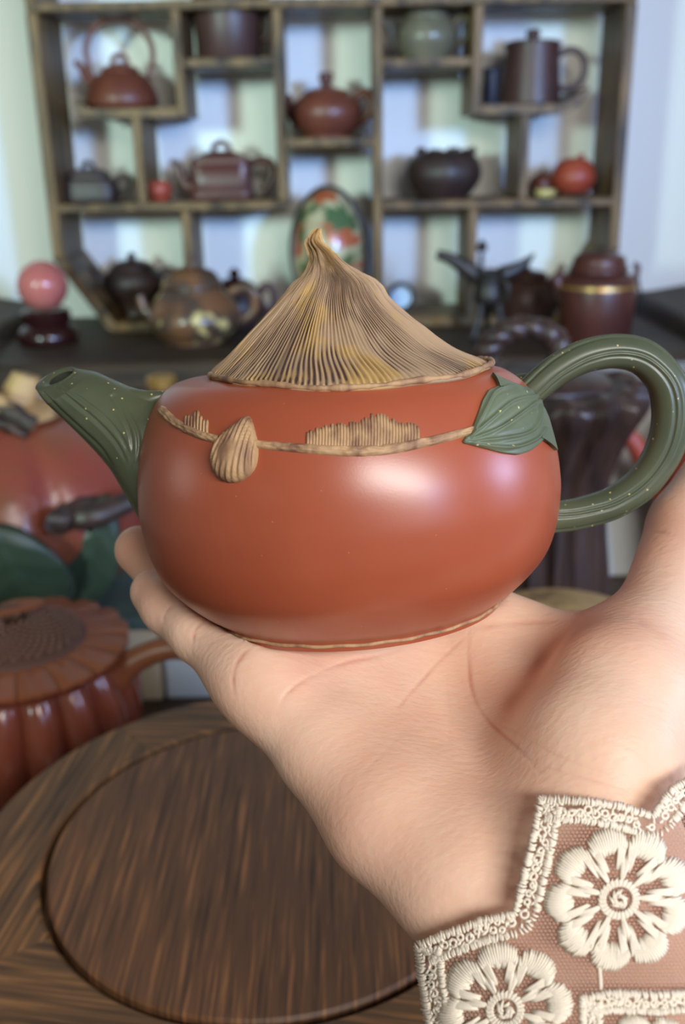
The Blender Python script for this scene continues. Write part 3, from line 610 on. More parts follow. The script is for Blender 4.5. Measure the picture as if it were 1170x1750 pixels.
# husk lid
secs = np.array([(228, 13, 224.0), (233, 13, 229), (240, 10, 224), (264, 0, 186), (305, -2, 141), (345, 0, 99), (377, 5, 71), (397, 2, 47), (415, -4, 31), (433, -11, 21), (450, -22, 12), (462, -21, 8), (474, -14, 2)])
sp = spline(secs, 90)
n = 1480; th = np.linspace(0, 2*math.pi, n, endpoint=False); V = []; G = []
ph = np.cumsum(rng.uniform(.6, 1.4, n)); ph = ph/ph[-1]*2*math.pi*185
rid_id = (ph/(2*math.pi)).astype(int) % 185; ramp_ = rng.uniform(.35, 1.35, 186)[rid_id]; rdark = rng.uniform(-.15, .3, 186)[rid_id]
low = np.sin(3*th+1)*.5+np.sin(7*th+2)*.3+np.sin(11*th)*.2
from mathutils import noise as mn
for i, (z, cx, r) in enumerate(sp):
    m = 1/(1-1.12e-4*z); u = i/(len(sp)-1)
    rid = np.sin(ph+.8*np.sin(2.0*u*3+3*th)); depth = 1.7*min(1, r/90+.25)*(0 if i < 5 else 1)
    wave = np.array([mn.noise((math.cos(a)*3, math.sin(a)*3, u*5)) for a in th])
    patch = np.clip((wave-.12)*4, 0, 1)
    rough = np.array([mn.noise((math.cos(a)*26, math.sin(a)*26, u*16)) for a in th[::4]]).repeat(4)[:n]; brk = np.clip(1+1.1*rough, .2, 1.6)
    rr = (r+depth*ramp_*brk*(np.maximum(rid, -.6))+1.3*rough*(i > 5)*(1-.75*patch)+ 3.2*low*min(1, r/120)*(1-u*.4)+2.2*patch*(i > 5)+1.5*wave*3)/m
    zz = np.full(n, z)+(-3-4*np.clip(np.sin(-th-.1), 0, 1)+4*np.sin(2*th+.5)+3*np.sin(5*th))*max(0, 1-u*4.5)*1.0
    ext = 1+.295*np.clip(np.sin(-th+.12), 0, 1)**1.3*max(0, 1-u*2.6)+.05*np.exp(-((np.angle(np.exp(1j*(th-.12))))/.25)**2)*max(0, 1-u*5)
    zb_ = np.interp(rr*ext, [200, 236, 256, 276, 300], [228, 227, 224, 217, 198]); zz = np.where(u < .12, zb_+1.5+(zz-z)*0+(z-224)*1.0, zz/(.982*m)) if u < .03 else np.maximum(zz/(.982*m), zb_+2)
    V.append(np.column_stack((cx+rr*ext*np.cos(th), -rr*ext*np.sin(th)*.98, zz)))
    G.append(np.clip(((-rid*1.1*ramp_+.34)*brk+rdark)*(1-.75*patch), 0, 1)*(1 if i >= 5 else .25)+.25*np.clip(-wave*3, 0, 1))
# rolled lip under the rim
lip = []
for (dr, dz) in ((0, -3), (3, 0)):
    pass
V0 = V[0].copy(); ring = []
for (k, dz) in ((.90, -3.0), (.985, -8.0), (1.012, -5), (1.02, -1)):
    q = V0.copy(); q[:, 0] = 13+(q[:, 0]-13)*k; q[:, 1] *= k; q[:, 2] += dz; ring.append(q)
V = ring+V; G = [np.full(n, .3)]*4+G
V = np.vstack(V); Fs = gridfaces(len(sp)+4, n); Fs.append(tuple((len(sp)+3)*n+j for j in range(n)))
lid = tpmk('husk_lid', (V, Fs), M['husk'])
bead = [np.array((13+(v_[0]-13)*1.012, v_[1]*1.012, v_[2]+1.5)) for v_ in V0[::10]]; bead.append(bead[0])
bq = tube(bead, [4.3+1.0*math.sin(i*.7)+.8*math.sin(i*1.9) for i in range(len(bead))], 10)
lidrim = tpmk('rim_bead', bq, M['tanclay'], lid)
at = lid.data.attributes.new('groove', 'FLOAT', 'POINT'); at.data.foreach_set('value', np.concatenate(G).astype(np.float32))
# spout: loft between lower-left and upper-right outlines
lowp = np.array([(60, 660), (84, 690), (112, 718), (140, 745), (166, 772), (190, 800), (210, 832), (230, 866), (252, 900)], float)
upp = np.array([(128, 634), (160, 636), (190, 648), (218, 660), (242, 667), (262, 672), (276, 680), (286, 700), (296, 730)], float)
nr = 130; n = 160; lo_ = spline(lowp, nr); up_ = spline(upp, nr); V = []
th = np.linspace(0, 2*math.pi, n, endpoint=False)
for i in range(nr):
    a = toloc(*lo_[i]); b = toloc(*up_[i]); c = (a+b)/2; h = (b-a)/2; w = np.linalg.norm(h); u = i/(nr-1)
    dep = 40+52*u**1.1 if u > .12 else 26+ (40+52*.12**1.1-26)*u/.12
    dep = min(dep, 96)
    V.append(c+np.cos(th)[:, None]*h+np.sin(th)[:, None]*np.array((0, dep, -13*max(0, 1-u/.22)))*(1-.12*np.cos(th)[:, None]))
V = np.vstack(V).reshape(nr, n, 3)
grooves = [[(96, 662), (130, 690), (165, 720), (195, 752), (213, 782), (220, 800)], [(106, 658), (142, 684), (178, 712), (206, 746), (221, 778), (225, 802)], [(190, 678), (212, 712), (224, 745), (226, 775), (222, 798)], [(196, 676), (222, 712), (236, 742), (236, 775), (228, 802)], [(75, 672), (105, 703), (140, 735), (172, 766), (195, 800)]]
def pdist(px, py, line, m=60, ends=False):
    q = spline(line, m); out = np.full(np.shape(px), 1e9); uu = np.zeros(np.shape(px))
    for i_, (a, b) in enumerate(zip(q[:-1], q[1:])):
        ab = b-a; t_ = np.clip(((px-a[0])*ab[0]+(py-a[1])*ab[1])/(ab@ab+1e-12), 0, 1)
        h = np.hypot(px-a[0]-t_*ab[0], py-a[1]-t_*ab[1]); uu = np.where(h < out, (i_+t_)/(m-1), uu); out = np.minimum(out, h)
    return (out, uu) if ends else out
for q_ in ((680, 830), (865, 800), (310, 820)):
    x_, n_ = hit(*q_); v_ = (x_-CAM)/np.linalg.norm(x_-CAM); pass
X, Y_, D_ = proj(TP(V.reshape(-1, 3))); X = X.reshape(nr, n); Y_ = Y_.reshape(nr, n)
front = (np.sin(th)[None, :] > -.05)
for k, g in enumerate(grooves):
    d = pdist(X, Y_, g); dl = np.where(front, np.clip((806-Y_)/40, 0, 1)*(-2.2*np.exp(-(d/2.4)**2)+.7*np.exp(-((d-6)/3)**2)), 0)
    ctr = V.mean(1, keepdims=True); dv = V-ctr; V = V+dv/np.linalg.norm(dv, axis=2, keepdims=True)*dl[:, :, None]
# close the mouth: lip ring, then inner throat
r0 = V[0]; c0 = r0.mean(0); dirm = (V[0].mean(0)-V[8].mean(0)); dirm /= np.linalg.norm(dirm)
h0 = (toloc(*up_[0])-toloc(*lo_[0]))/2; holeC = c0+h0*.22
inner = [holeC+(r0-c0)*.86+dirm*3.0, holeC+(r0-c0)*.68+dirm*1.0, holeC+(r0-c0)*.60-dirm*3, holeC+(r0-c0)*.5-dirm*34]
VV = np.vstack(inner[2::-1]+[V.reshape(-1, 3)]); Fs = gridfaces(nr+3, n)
sp_o = tpmk('spout', (VV, Fs), M['green'], fix=True)
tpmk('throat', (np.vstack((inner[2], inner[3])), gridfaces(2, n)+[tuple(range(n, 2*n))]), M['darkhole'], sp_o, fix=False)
# tab above the spout root
pts = [toloc(215, 686, 4), toloc(248, 686, 16), toloc(273, 678, 20), toloc(290, 670, 16)]
tpmk('spout_tip', tube(pts, [22, 18, 10, 3], 20, 24), M['green'], sp_o)
# handle
hp = [(868, 702), (910, 666), (950, 634), (1000, 609), (1055, 601), (1103, 616), (1138, 655), (1147, 708), (1134, 768), (1100, 820), (1050, 857), (1000, 874), (960, 882), (920, 884)]
hr = [22, 26, 27, 28, 29, 31, 33, 33, 32, 30, 28, 27, 27, 28]
pts = [toloc(*p_) for p_ in hp]
def ribs(th, k): 
    g = np.zeros_like(th)
    for a in (rad(38), rad(66), rad(-36), rad(-20)): g -= .10*np.exp(-((np.angle(np.exp(1j*(th-a-.5*math.sin(k*3))))/.085)**2))
    for a in (rad(52), rad(-28)): g += .05*np.exp(-((np.angle(np.exp(1j*(th-a-.5*math.sin(k*3))))/.12)**2))
    return 1+g
hvf = tube(pts, hr, 96, 130, sec=ribs, up=(0, 1, 0))
hd = tpmk('handle', hvf, M['green'])
tpmk('branch_stub', tube([toloc(938, 662, -24), toloc(915, 654, -34), toloc(893, 649, -38), toloc(880, 649, -40)], [17, 15, 12, 8], 14, 16), M['green'], hd)
# leaf cap where the handle joins
ol = np.array([(787, 757), (806, 730), (816, 704), (822, 686), (832, 670), (850, 662), (846, 650), (838, 640), (856, 651), (880, 660), (904, 668), (921, 688), (933, 716), (941, 745), (948, 772), (936, 757), (924, 752), (914, 762), (900, 772), (882, 778), (858, 775), (822, 766)], float)
olc = []
for i in range(len(ol)):
    a, b = ol[i], ol[(i+1) % len(ol)]
    for k in range(8): olc.append(a+(b-a)*k/8)
olc = np.array(olc); olc = (olc+np.roll(olc, 1, 0)+np.roll(olc, -1, 0))/3
cen = np.array((872, 716.)); veins = [[(787, 757), (830, 722), (870, 690), (915, 680)], [(795, 755), (845, 735), (890, 705), (918, 686)], [(800, 757), (850, 752), (895, 742), (915, 720), (918, 690)], [(800, 750), (822, 705), (840, 675), (870, 664)], [(787, 757), (860, 767), (905, 755), (925, 735)]]
nR = 44; V = []
for i in range(nR+2):
    u = min(1, i/(nR-1)) if i < nR else 1
    for p_ in olc:
        q_ = cen+(p_-cen)*u; h_ = hit(*q_)
        if h_ is None:
            k = .999
            while h_ is None and k > .8: h_ = hit(*(np.array((598, 862))+(q_-np.array((598, 862)))*k)); k -= .004
        X0, N0 = h_
        e = 8.5*(1-max(0, (u-.8)/.2)**2*.35)
        if i < nR:
            for vn in veins:
                pass
        else: e = 3 if i == nR else -3
        V.append((X0, N0, e, q_))
pxq = np.array([v[3] for v in V]); E = np.array([v[2] for v in V], float)
for vn in veins:
    d = pdist(pxq[:, 0], pxq[:, 1], vn); E += np.where(E > 4, 3.6*np.exp(-(d/2.0)**2)-1.4*np.exp(-((d-5)/3)**2), 0)
V = np.array([v[0]+v[1]*e*s for v, e in zip(V, E)])
mk('leaf', (V, gridfaces(nR+2, len(olc))), M['leafgreen'], pot, world=True)
# vine strip, comb patches and seed bud
def strip(line, w, hgt, name, m, nseg=90, lump=0):
    q_ = spline(line, nseg); T = np.gradient(q_, axis=0); T /= np.linalg.norm(T, axis=1)[:, None]; Nn = np.column_stack((-T[:, 1], T[:, 0])); V = []; k = 13
    for i in range(nseg):
        for j in range(k):
            v = 2*j/(k-1)-1; e_ = hgt*(1-abs(v)**3)-1.5*math.exp(-((v-.15)/.12)**2)+lump*mn.noise((i*.22, v*2.2, 3.1))
            if abs(v) == 1: e_ = -2
            h_ = hit(*(q_[i]+Nn[i]*v*w(i/(nseg-1))/2))
            if h_ is None: h_ = V[-1] if V else hit(*(q_[i]+np.array((10, 0))))
            V.append((h_[0], h_[1], e_))
    return mk(name, (np.array([a+b*c*s for a, b, c in V]), gridfaces(nseg, k, False)), m, pot, world=True)
strip([(276, 700), (300, 722), (340, 742), (375, 752)], lambda u: 17-2*u, 6, 'vine', M['tanclay'], 60, 3)
strip([(430, 759), (500, 765), (590, 771), (660, 768), (730, 755), (806, 736)], lambda u: 18-2*math.cos(6*u), 6.5, 'vine', M['tanclay'], 130, 3)
def comb(x0, x1, basef, topf, name):
    Ls = []
    for x in np.arange(x0, x1, 5.2):
        y1 = basef(x); y0 = topf(x)+random.uniform(-4, 4); pts = []
        for u in np.linspace(0, 1, 7):
            h_ = hit(x+2*math.sin(u*2)+ (1-u)*1.5, y1+(y0-y1)*u)
            if h_: pts.append(h_[0]+h_[1]*s*(2.0*math.sin(math.pi*(.12+.8*u))-.4))
        Ls.append(tube(pts, [2.3*s]*len(pts), 7))
    mk(name, join(*Ls), M['tanclay'], pot, world=True, kind='stuff', fix=False)
comb(524, 716, lambda x: 762+7*math.sin((x-524)/192*math.pi), lambda x: 742-14*math.sin(min(1, (x-520)/60)*1.57)-18*math.exp(-((x-642)/34)**2), 'combed_patch')
comb(316, 356, lambda x: 728+(x-316)*.45, lambda x: 712-14*math.exp(-((x-336)/9)**2)+(x-316)*.25, 'combed_patch')
V = []; nu, n = 30, 64; axis0 = np.array((399, 770.)); tip = np.array((427, 712.)); bot = np.array((388, 824.)); dirv = tip-bot; Ld = np.linalg.norm(dirv); dv = dirv/Ld; sv = np.array((-dv[1], dv[0]))
th = np.linspace(0, 2*math.pi, n, endpoint=False); outline = []
for a in th:                                                    # teardrop outline
    uu = (1-math.cos(a))/2; w_ = 43*math.sin(a)*(math.sin(a/2) if a < math.pi else math.sin(a/2))**.0*(1-.72*uu**2.2); outline.append(bot+dv*Ld*uu+sv*w_)
outline = np.array(outline); cen = np.array((398, 776.))
for i in range(nu+1):
    u = min(1, i/(nu-1))
    for p_ in outline:
        q_ = cen+(p_-cen)*u; h_ = hit(*q_); e_ = 22*math.sqrt(max(0, 1-u*u)) if i < nu else -3
        lat = (q_-cen)@sv; k_ = 1-.55*max(0, ((q_-bot)@dv/Ld))
        if i < nu: e_ += 2.6*math.sin(lat/k_*.62)*math.sin(math.pi*min(1, 1.25-u*.9))
        V.append(h_[0]+h_[1]*e_*s)
mk('seed_bud', (np.array(V), gridfaces(nu+1, n)), M['tanclay'], pot, world=True)

# ------------------------------------------------------------------ the hand (one continuous body from a distance field)
def cone(Pw, a, b, ra, rb):
    ba = b-a; L2 = ba@ba; t_ = np.clip(((Pw-a)@ba)/L2, 0, 1)
    return np.linalg.norm(Pw-a-t_[..., None]*ba, axis=-1)-(ra+(rb-ra)*t_)
def cc(px, py, d): return np.array(((px-585)/F*d, (875-py)/F*d, d), np.float32)
chains = [  # (px, py, depth, radius) chains; the fingers, the palm, the thumb, the forearm
 ([(450, 1160, .2585, .0108), (345, 1078, .272, .0088), (290, 1036, .281, .0079), (262, 1012, .286, .0068)], .004),
 ([(560, 1130, .270, .0115), (400, 1068, .292, .0094), (290, 985, .304, .0086), (238, 940, .306, .0077)], .004),
 ([(680, 1112, .279, .0118), (540, 1060, .312, .0098), (420, 1000, .336, .0088), (360, 960, .345, .0080)], .004),
 ([(815, 1082, .280, .0118), (720, 1035, .318, .0098), (620, 1000, .345, .0088), (560, 985, .356, .0080)], .004),
 ([(450, 1160, .2585, .0108), (560, 1280, .249, .0128), (664, 1392, .238, .0158), (790, 1495, .228, .0172), (880, 1580, .222, .0165), (960, 1700, .215, .0185), (1010, 1980, .206, .022)], .012),
 ([(560, 1130, .270, .0115), (700, 1300, .253, .0125), (880, 1520, .228, .0150)], .012),
 ([(680, 1112, .277, .0116), (800, 1300, .257, .0125), (920, 1490, .229, .0150)], .012),
 ([(815, 1082, .280, .0116), (900, 1240, .258, .0130), (980, 1440, .228, .0150)], .010),
 ([(1235, 800, .287, .0100), (1180, 900, .279, .0116), (1135, 1060, .262, .0128), (1060, 1190, .242, .0180), (1020, 1290, .232, .0192), (1010, 1400, .226, .0175), (1060, 1520, .218, .0180), (1120, 1700, .212, .020), (1180, 1960, .206, .022)], .010),
 ([(920, 1090, .276, .0085), (1020, 1120, .262, .0100)], .012),
]
VX = .0011
lo = np.array((-.076, -.150, .170)); hi = np.array((.112, .022, .372))
gx = [np.arange(lo[i], hi[i], VX, dtype=np.float32) for i in range(3)]
GP = np.stack(np.meshgrid(*gx, indexing='ij'), -1)
SD = None
def smin(a, b, k):
    h = np.clip(.5+.5*(b-a)/k, 0, 1); return b+(a-b)*h-k*h*(1-h)
for ch, kk in chains:
    dch = None
    for (a, b) in zip(ch[:-1], ch[1:]):
        dd = cone(GP, cc(*a[:3]), cc(*b[:3]), a[3], b[3]).astype(np.float32)
        dch = dd if dch is None else smin(dch, dd, .003)
    SD = dch if SD is None else smin(SD, dch, kk)
# press the hand against the pot
poly = np.array(list(BPs)+FOOT[1:]); rr_ = np.arange(0, 460, 2.); zz_ = np.arange(-330, 300, 2.)
RR, ZZ = np.meshgrid(rr_, zz_, indexing='ij'); dm = np.full(RR.shape, 1e9)
for a, b in zip(poly[:-1], poly[1:]):
    ab = b-a; t_ = np.clip(((RR-a[0])*ab[0]+(ZZ-a[1])*ab[1])/(ab@ab+1e-9), 0, 1); dm = np.minimum(dm, np.hypot(RR-a[0]-t_*ab[0], ZZ-a[1]-t_*ab[1]))
ins = np.zeros(RR.shape, bool)
for a, b in zip(poly, np.roll(poly, -1, 0)):
    cnd = (a[1] > ZZ) != (b[1] > ZZ); xi = a[0]+(ZZ-a[1])/(b[1]-a[1]+1e-12)*(b[0]-a[0]); ins ^= cnd & (RR < xi)
PS = np.where(ins, -dm, dm)
Bs = np.array((RT, UP, FW))                                     # rows: camera axes
oc = Bs @ (C0-CAM); ar, af, au = Bs@eR, Bs@ax_f, Bs@ax_u
Q = (GP-oc.astype(np.float32)); lx = Q@ar.astype(np.float32)/s; lf = Q@af.astype(np.float32)/s; lu = Q@au.astype(np.float32)/s
ri = np.clip(np.hypot(lx, lf)/2, 0, len(rr_)-1).astype(int); zi = np.clip((lu+330)/2, 0, len(zz_)-1).astype(int)
PD = (PS[ri, zi]*s).astype(np.float32); del Q, lx, lf, lu, ri, zi
kk = .0015; SD = -smin(-SD, PD-.0003, kk)
del PD
def surface_nets(D, lo, h):
    n0, n1, n2 = D.shape; ins = D < 0
    cs = [ins[i:n0-1+i, j:n1-1+j, k:n2-1+k] for i in (0, 1) for j in (0, 1) for k in (0, 1)]
    sm = sum(c.astype(np.int8) for c in cs); mixd = (sm > 0) & (sm < 8); idx = np.argwhere(mixd); cid = np.full(mixd.shape, -1, np.int64); cid[mixd] = np.arange(len(idx))
    corner = np.array([(i, j, k) for i in (0, 1) for j in (0, 1) for k in (0, 1)]); val = np.stack([D[idx[:, 0]+c[0], idx[:, 1]+c[1], idx[:, 2]+c[2]] for c in corner], 1)
    acc = np.zeros((len(idx), 3)); cnt = np.zeros(len(idx))
    for a in range(8):
        for b in range(a+1, 8):
            if np.abs(corner[a]-corner[b]).sum() != 1: continue
            va, vb = val[:, a], val[:, b]; c_ = (va < 0) != (vb < 0); t_ = np.where(c_, va/(va-vb+1e-20), 0)
            acc += np.where(c_[:, None], corner[a]+(corner[b]-corner[a])*t_[:, None], 0); cnt += c_
    V = lo+h*(idx+acc/cnt[:, None]); Q = []
    for ax in range(3):
        sl0 = [slice(1, -1)]*3; sl1 = [slice(1, -1)]*3; sl0[ax] = slice(0, -1); sl1[ax] = slice(1, None)
        c_ = ins[tuple(sl0)] != ins[tuple(sl1)]; e = np.argwhere(c_); e = e+np.array([0 if i == ax else 1 for i in range(3)])
        flip = ins[tuple(sl0)][c_]; o1, o2 = [i for i in range(3) if i != ax]; q = []
        for (a, b) in ((1, 1), (0, 1), (0, 0), (1, 0)):
            f = e.copy(); f[:, o1] -= a; f[:, o2] -= b; q.append(cid[f[:, 0], f[:, 1], f[:, 2]])
        q = np.stack(q, 1); q = np.where((flip ^ (ax == 1))[:, None], q, q[:, ::-1]); Q.append(q)
    return V, np.vstack(Q)
HV, HQ = surface_nets(SD, lo, VX); del SD, GP
HV = CAM+HV@Bs
# relax, refine once, then press in the creases
me0 = bpy.data.meshes.new('tmp'); me0.from_pydata(HV.tolist(), [], HQ.tolist()); bm = bmesh.new(); bm.from_mesh(me0)
for _ in range(4): bmesh.ops.smooth_vert(bm, verts=bm.verts, factor=.5, use_axis_x=True, use_axis_y=True, use_axis_z=True)
bmesh.ops.recalc_face_normals(bm, faces=bm.faces)
bm.to_mesh(me0); bm.free()
to = bpy.data.objects.new('tmp', me0); COL.objects.link(to); md = to.modifiers.new('s', 'SUBSURF'); md.levels = 1; md.render_levels = 1
dg = bpy.context.evaluated_depsgraph_get(); hm = bpy.data.meshes.new_from_object(to.evaluated_get(dg)); bpy.data.objects.remove(to)
nv = len(hm.vertices); HV = np.empty(nv*3); hm.vertices.foreach_get('co', HV); HV = HV.reshape(-1, 3); HN = np.empty(nv*3); hm.vertices.foreach_get('normal', HN); HN = HN.reshape(-1, 3)
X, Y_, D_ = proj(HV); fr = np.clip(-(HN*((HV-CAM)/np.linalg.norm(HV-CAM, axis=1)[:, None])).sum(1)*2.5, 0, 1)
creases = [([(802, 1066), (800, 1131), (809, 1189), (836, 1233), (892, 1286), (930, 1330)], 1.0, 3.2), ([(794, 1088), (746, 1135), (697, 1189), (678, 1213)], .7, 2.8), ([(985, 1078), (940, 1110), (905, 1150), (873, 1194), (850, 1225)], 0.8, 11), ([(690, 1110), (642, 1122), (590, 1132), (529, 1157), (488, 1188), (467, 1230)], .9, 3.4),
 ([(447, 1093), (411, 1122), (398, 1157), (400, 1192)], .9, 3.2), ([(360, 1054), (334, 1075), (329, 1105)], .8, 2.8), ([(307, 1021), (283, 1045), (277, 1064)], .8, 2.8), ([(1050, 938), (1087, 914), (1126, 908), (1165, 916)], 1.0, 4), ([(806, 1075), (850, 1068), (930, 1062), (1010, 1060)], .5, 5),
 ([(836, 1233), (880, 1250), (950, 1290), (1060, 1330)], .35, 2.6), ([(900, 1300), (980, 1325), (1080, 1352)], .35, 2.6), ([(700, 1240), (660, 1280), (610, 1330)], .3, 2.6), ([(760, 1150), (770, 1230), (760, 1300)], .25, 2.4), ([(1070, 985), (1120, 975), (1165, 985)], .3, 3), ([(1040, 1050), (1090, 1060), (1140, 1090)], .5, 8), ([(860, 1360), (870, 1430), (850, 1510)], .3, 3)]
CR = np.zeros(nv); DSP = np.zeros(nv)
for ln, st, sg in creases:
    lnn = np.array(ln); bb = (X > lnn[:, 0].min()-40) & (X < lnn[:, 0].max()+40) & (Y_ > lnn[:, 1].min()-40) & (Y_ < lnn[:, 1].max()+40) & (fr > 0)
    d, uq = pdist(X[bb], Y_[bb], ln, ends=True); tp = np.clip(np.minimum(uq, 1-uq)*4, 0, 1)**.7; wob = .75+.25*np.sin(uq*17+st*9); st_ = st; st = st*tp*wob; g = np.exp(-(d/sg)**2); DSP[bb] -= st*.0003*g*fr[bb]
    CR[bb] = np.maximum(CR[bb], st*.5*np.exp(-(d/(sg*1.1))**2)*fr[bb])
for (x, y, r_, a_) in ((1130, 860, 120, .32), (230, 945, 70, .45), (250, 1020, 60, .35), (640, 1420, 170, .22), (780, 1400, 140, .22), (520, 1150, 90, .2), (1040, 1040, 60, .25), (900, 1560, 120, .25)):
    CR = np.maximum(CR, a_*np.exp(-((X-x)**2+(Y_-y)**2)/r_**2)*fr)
HV2 = HV+HN*DSP[:, None]
org = P(960, 1500, .22); hm.vertices.foreach_set('co', (HV2-org).ravel()); hm.update(); hm.shade_smooth(); hm.materials.clear(); hm.materials.append(M['skin'])
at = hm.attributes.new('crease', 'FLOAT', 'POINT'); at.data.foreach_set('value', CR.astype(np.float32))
hand = bpy.data.objects.new('person', hm); COL.objects.link(hand); hand.location = org; ORG['person'] = org
tag(hand, 'upturned open hand and lace-cuffed forearm reaching in to carry the teapot', 'person')
hand_bvh = BVHTree.FromPolygons(HV2.tolist(), [tuple(p.vertices) for p in hm.polygons])

# ------------------------------------------------------------------ lace cuff
rings = [((590, 1400), (1105, 1070), .236, .012), ((655, 1520), (1170, 1200), .224, .019), ((700, 1612), (1215, 1320), .221, .0215), ((712, 1765), (1270, 1500), .216, .0235), ((735, 2010), (1350, 1770), .208, .026)]
V = []; nth = 64
for (a, b, d, tk) in rings:
    A_, B_ = P(*a, d), P(*b, d); c_ = (A_+B_)/2; h_ = (B_-A_)/2
    V.append([c_+math.cos(x)*h_+math.sin(x)*tk*TW for x in np.linspace(0, 2*math.pi, nth, endpoint=False)])
tubeV = np.array(V).reshape(-1, 3); sl_bvh = BVHTree.FromPolygons(tubeV.tolist(), gridfaces(len(rings), nth))
def lace(px, py):
    a = hit(px, py, sl_bvh); b = hit(px, py, hand_bvh)
    da = (a[0]-CAM)@FW if a else 9; db = (b[0]-CAM)@FW-.0016 if b else 9
    if da < 8 and db < 8:
        h = min(1, max(0, .5+.5*(db-da)/.006)); d = db+(da-db)*h-.006*h*(1-h)
    else: d = min(da, db)
    return None if d > 8 else P(px, py, d)
sleeve = mk('lace_sleeve', (np.zeros((3, 3)), [(0, 1, 2)]), M['net'], hand, fix=False)
outer = [(1300, 1300), (1230, 1300), (1170, 1328), (1142, 1346), (1112, 1388), (1060, 1372), (1000, 1362), (918, 1358), (908, 1410), (893, 1480), (874, 1556), (820, 1568), (760, 1590), (708, 1612), (714, 1670), (722, 1720), (735, 1800), (750, 1860)]
def resample(pts, step):
    p = np.asarray(pts, float); sg = np.linalg.norm(np.diff(p, axis=0), axis=1); cum = np.r_[0, np.cumsum(sg)]
    u = np.arange(0, cum[-1], step); return np.column_stack([np.interp(u, cum, p[:, k]) for k in (0, 1)])
def inpoly(px, py, poly):
    c = False; n = len(poly)
    for i in range(n):
        (x0, y0), (x1, y1) = poly[i], poly[(i+1) % n]
        if (y0 > py) != (y1 > py) and px < x0+(py-y0)/(y1-y0)*(x1-x0): c = not c
    return c
def stitch(a, b, wpx, lift=4.0, nseg=5, base=1.5):
    """one thread lying on the sleeve from pixel a to pixel b"""
    pts = []
    for u in np.linspace(0, 1, nseg):
        q_ = np.asarray(a)+(np.asarray(b)-np.asarray(a))*u; h_ = lace(*q_)
        if h_ is None: return None
        pts.append(h_+TW*(base+lift*math.sin(math.pi*u))*.215/F)
    w_ = wpx*.215/F
    return tube(pts, [w_*.75]+[w_]*(nseg-2)+[w_*.75], 5)
def emit(name, Ls):
    Ls = [l_ for l_ in Ls if l_ is not None]
    if Ls: return mk(name, join(*Ls), M['thread'], sleeve, world=True, kind='stuff', fix=False)
def border(line, width, side, name):
    q_ = resample(line, 3.0); T = np.gradient(q_, axis=0); T /= np.linalg.norm(T, axis=1)[:, None]; ker = np.ones(9)/9
    T = np.column_stack([np.convolve(np.pad(T[:, k], 4, 'edge'), ker, 'valid') for k in (0, 1)]); T /= np.linalg.norm(T, axis=1)[:, None]
    Nn = np.column_stack((-T[:, 1], T[:, 0]))*side; Ls = []
    for i in range(len(q_)):
        for off in (0, width-13):
            j = np.array((random.uniform(-1.5, 1.5), random.uniform(-1.5, 1.5)))
            Ls.append(stitch(q_[i]+Nn[i]*(off+random.uniform(-2, 1))+j, q_[i]+Nn[i]*(off+13+random.uniform(-1, 2))+T[i]*random.uniform(-3, 5), 2.2, 5, 4))
        if i % 5 == 0:
            cx = q_[i]+Nn[i]*(width/2+random.uniform(-5, 5)); r_ = random.uniform(4.5, 7); m_ = 9; a0 = random.uniform(0, 6)
            pts = []
            for a in np.linspace(0, 2*math.pi, m_): 
                h_ = lace(*(cx+r_*np.array((math.cos(a+a0), math.sin(a+a0)))))
                if h_ is not None: pts.append(h_+TW*2.5*.215/F)
            if len(pts) == m_: Ls.append(tube(pts, 2.6*.215/F, 5))
        if i % 2 == 0:
            c_ = q_[i]+Nn[i]*random.uniform(12, width-12); a = random.uniform(0, 6.28); dv_ = np.array((math.cos(a), math.sin(a)))*random.uniform(4, 7)
            Ls.append(stitch(c_-dv_, c_+dv_, 2.3, 3, 4))
    emit(name, Ls)
border(outer, 46, -1, 'border')
border([(990, 1810), (988, 1700), (1040, 1690), (1120, 1694), (1200, 1688), (1290, 1680)], 40, 1, 'border')
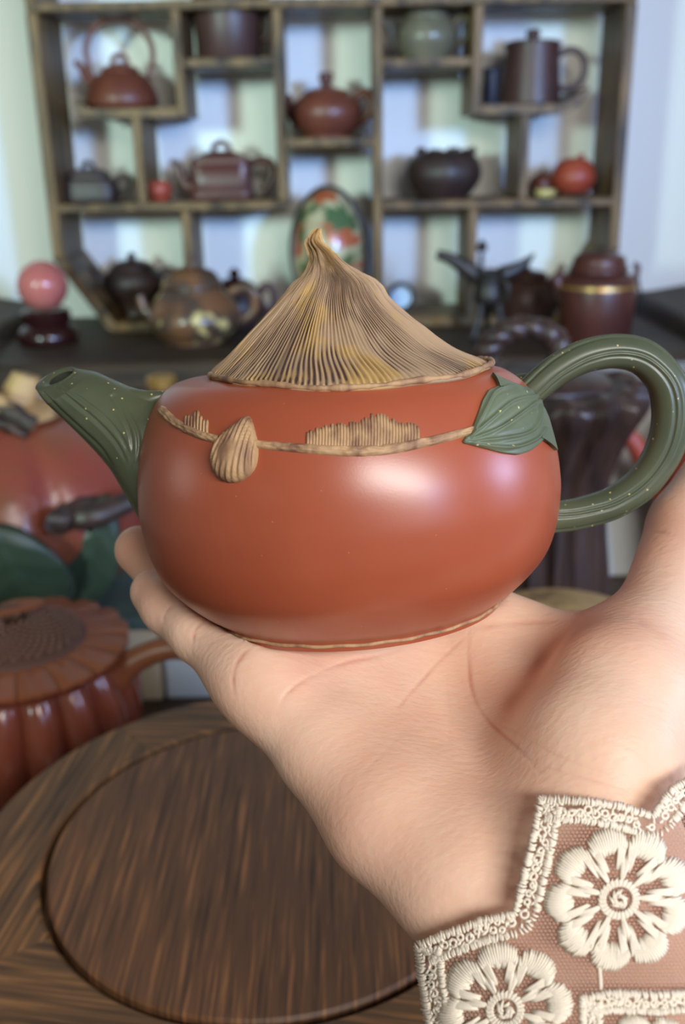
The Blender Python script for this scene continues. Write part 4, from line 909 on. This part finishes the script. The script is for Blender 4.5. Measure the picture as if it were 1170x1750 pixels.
def flower(cx, cy, R, npet, rot, squash, name):
    Ls = []
    ca, sa = math.cos(rad(-28)), math.sin(rad(-28))
    def W_(r, a):
        x, y = r*math.cos(a), r*math.sin(a)*squash
        return np.array((cx+x*ca-y*sa, cy+x*sa+y*ca))
    for k in range(npet):
        a0 = rot+2*math.pi*k/npet; hw = math.pi/npet
        for row in (0, 1):
            m_ = 17
            for j in range(m_):
                v = 2*j/(m_-1)-1
                ro = R*(.80+.20*math.sqrt(max(0, 1-v*v*.98)))+random.uniform(-3, 2); ri = R*(.44+.20*(1-abs(v))**1.2*0+.16*abs(abs(v)-.35)) + random.uniform(-2, 3)
                ri = R*(.40 if abs(v) > .55 else .62)+random.uniform(-3, 3) if row == 0 else R*.66
                Ls.append(stitch(W_(ri, a0+hw*v*(.62 if row == 0 else .85)), W_(ro, a0+hw*v*.93), 2.5, 5.5+1.5*(1-v*v), 6, 1.5+row*1.5))
        for side in (-1, 1):                                    # spokes that run to the centre ring
            for q_ in range(3): Ls.append(stitch(W_(R*.24, a0+hw*(.93+.02*q_)*side), W_(R*.62, a0+hw*side*(.74+.07*q_)), 2.6, 4, 6, 2))
    for r_, w_ in ((R*.20, 3.2), (R*.26, 3.0), (R*.23, 3.0)):
        for k in range(26):
            a = 2*math.pi*k/26; Ls.append(stitch(W_(r_-3, a), W_(r_+3, a+.3), 2.5, 4, 4, 2))
    for k in range(22):
        a = random.uniform(0, 6.28); r_ = R*.10*math.sqrt(random.random()); Ls.append(stitch(W_(r_, a), W_(r_+6, a+1.2), 2.3, 4, 4, 3))
    emit(name, Ls)
flower(1056, 1535, 128, 9, .1, .96, 'flower')
flower(862, 1724, 116, 8, .35, 1.0, 'flower')
flower(1100, 1830, 100, 8, .2, 1.0, 'flower')
emit('stem', [stitch((1022+i, 1640), (1026+i, 1690), 2.2, 3, 6) for i in (-1, 1)])
# fine net ground
inner = resample(outer, 12); T = np.gradient(inner, axis=0); T /= np.linalg.norm(T, axis=1)[:, None]; netpoly = [tuple(p_) for p_ in inner+np.column_stack((T[:, 1], -T[:, 0]))*22]+[(1300, 1860)]
pit = 7.2; nodes = {}
for j in range(-2, 75):
    for i in range(-2, 100):
        x = 690+i*pit+(pit/2 if j % 2 else 0); y = 1310+j*pit*.866
        if x > 1215 or y > 1800 or not inpoly(x, y, netpoly): continue
        h_ = lace(x, y)
        if h_ is not None: nodes[(i, j)] = h_+TW*.8*.215/F
V = []; Fs = []
for (i, j), p_ in nodes.items():
    for nb in (((i+1, j)), ((i, j+1) if j % 2 else (i-1, j+1)), ((i+1, j+1) if j % 2 else (i, j+1))):
        q_ = nodes.get(nb)
        if q_ is None: continue
        dv_ = q_-p_; sd_ = np.cross(dv_, TW); sd_ /= np.linalg.norm(sd_)+1e-12; w_ = .62*.215/F; o_ = len(V)
        for e_ in (p_, q_): V += [e_+sd_*w_, e_-sd_*w_, e_+TW*w_*1.4]
        Fs += [(o_, o_+1, o_+4, o_+3), (o_+1, o_+2, o_+5, o_+4), (o_+2, o_, o_+3, o_+5)]
net = bpy.data.meshes.new('lace_sleeve'); net.from_pydata((np.array(V)-org).tolist(), [], Fs); net.materials.append(M['net']); sleeve.data = net; sleeve['kind'] = 'stuff'
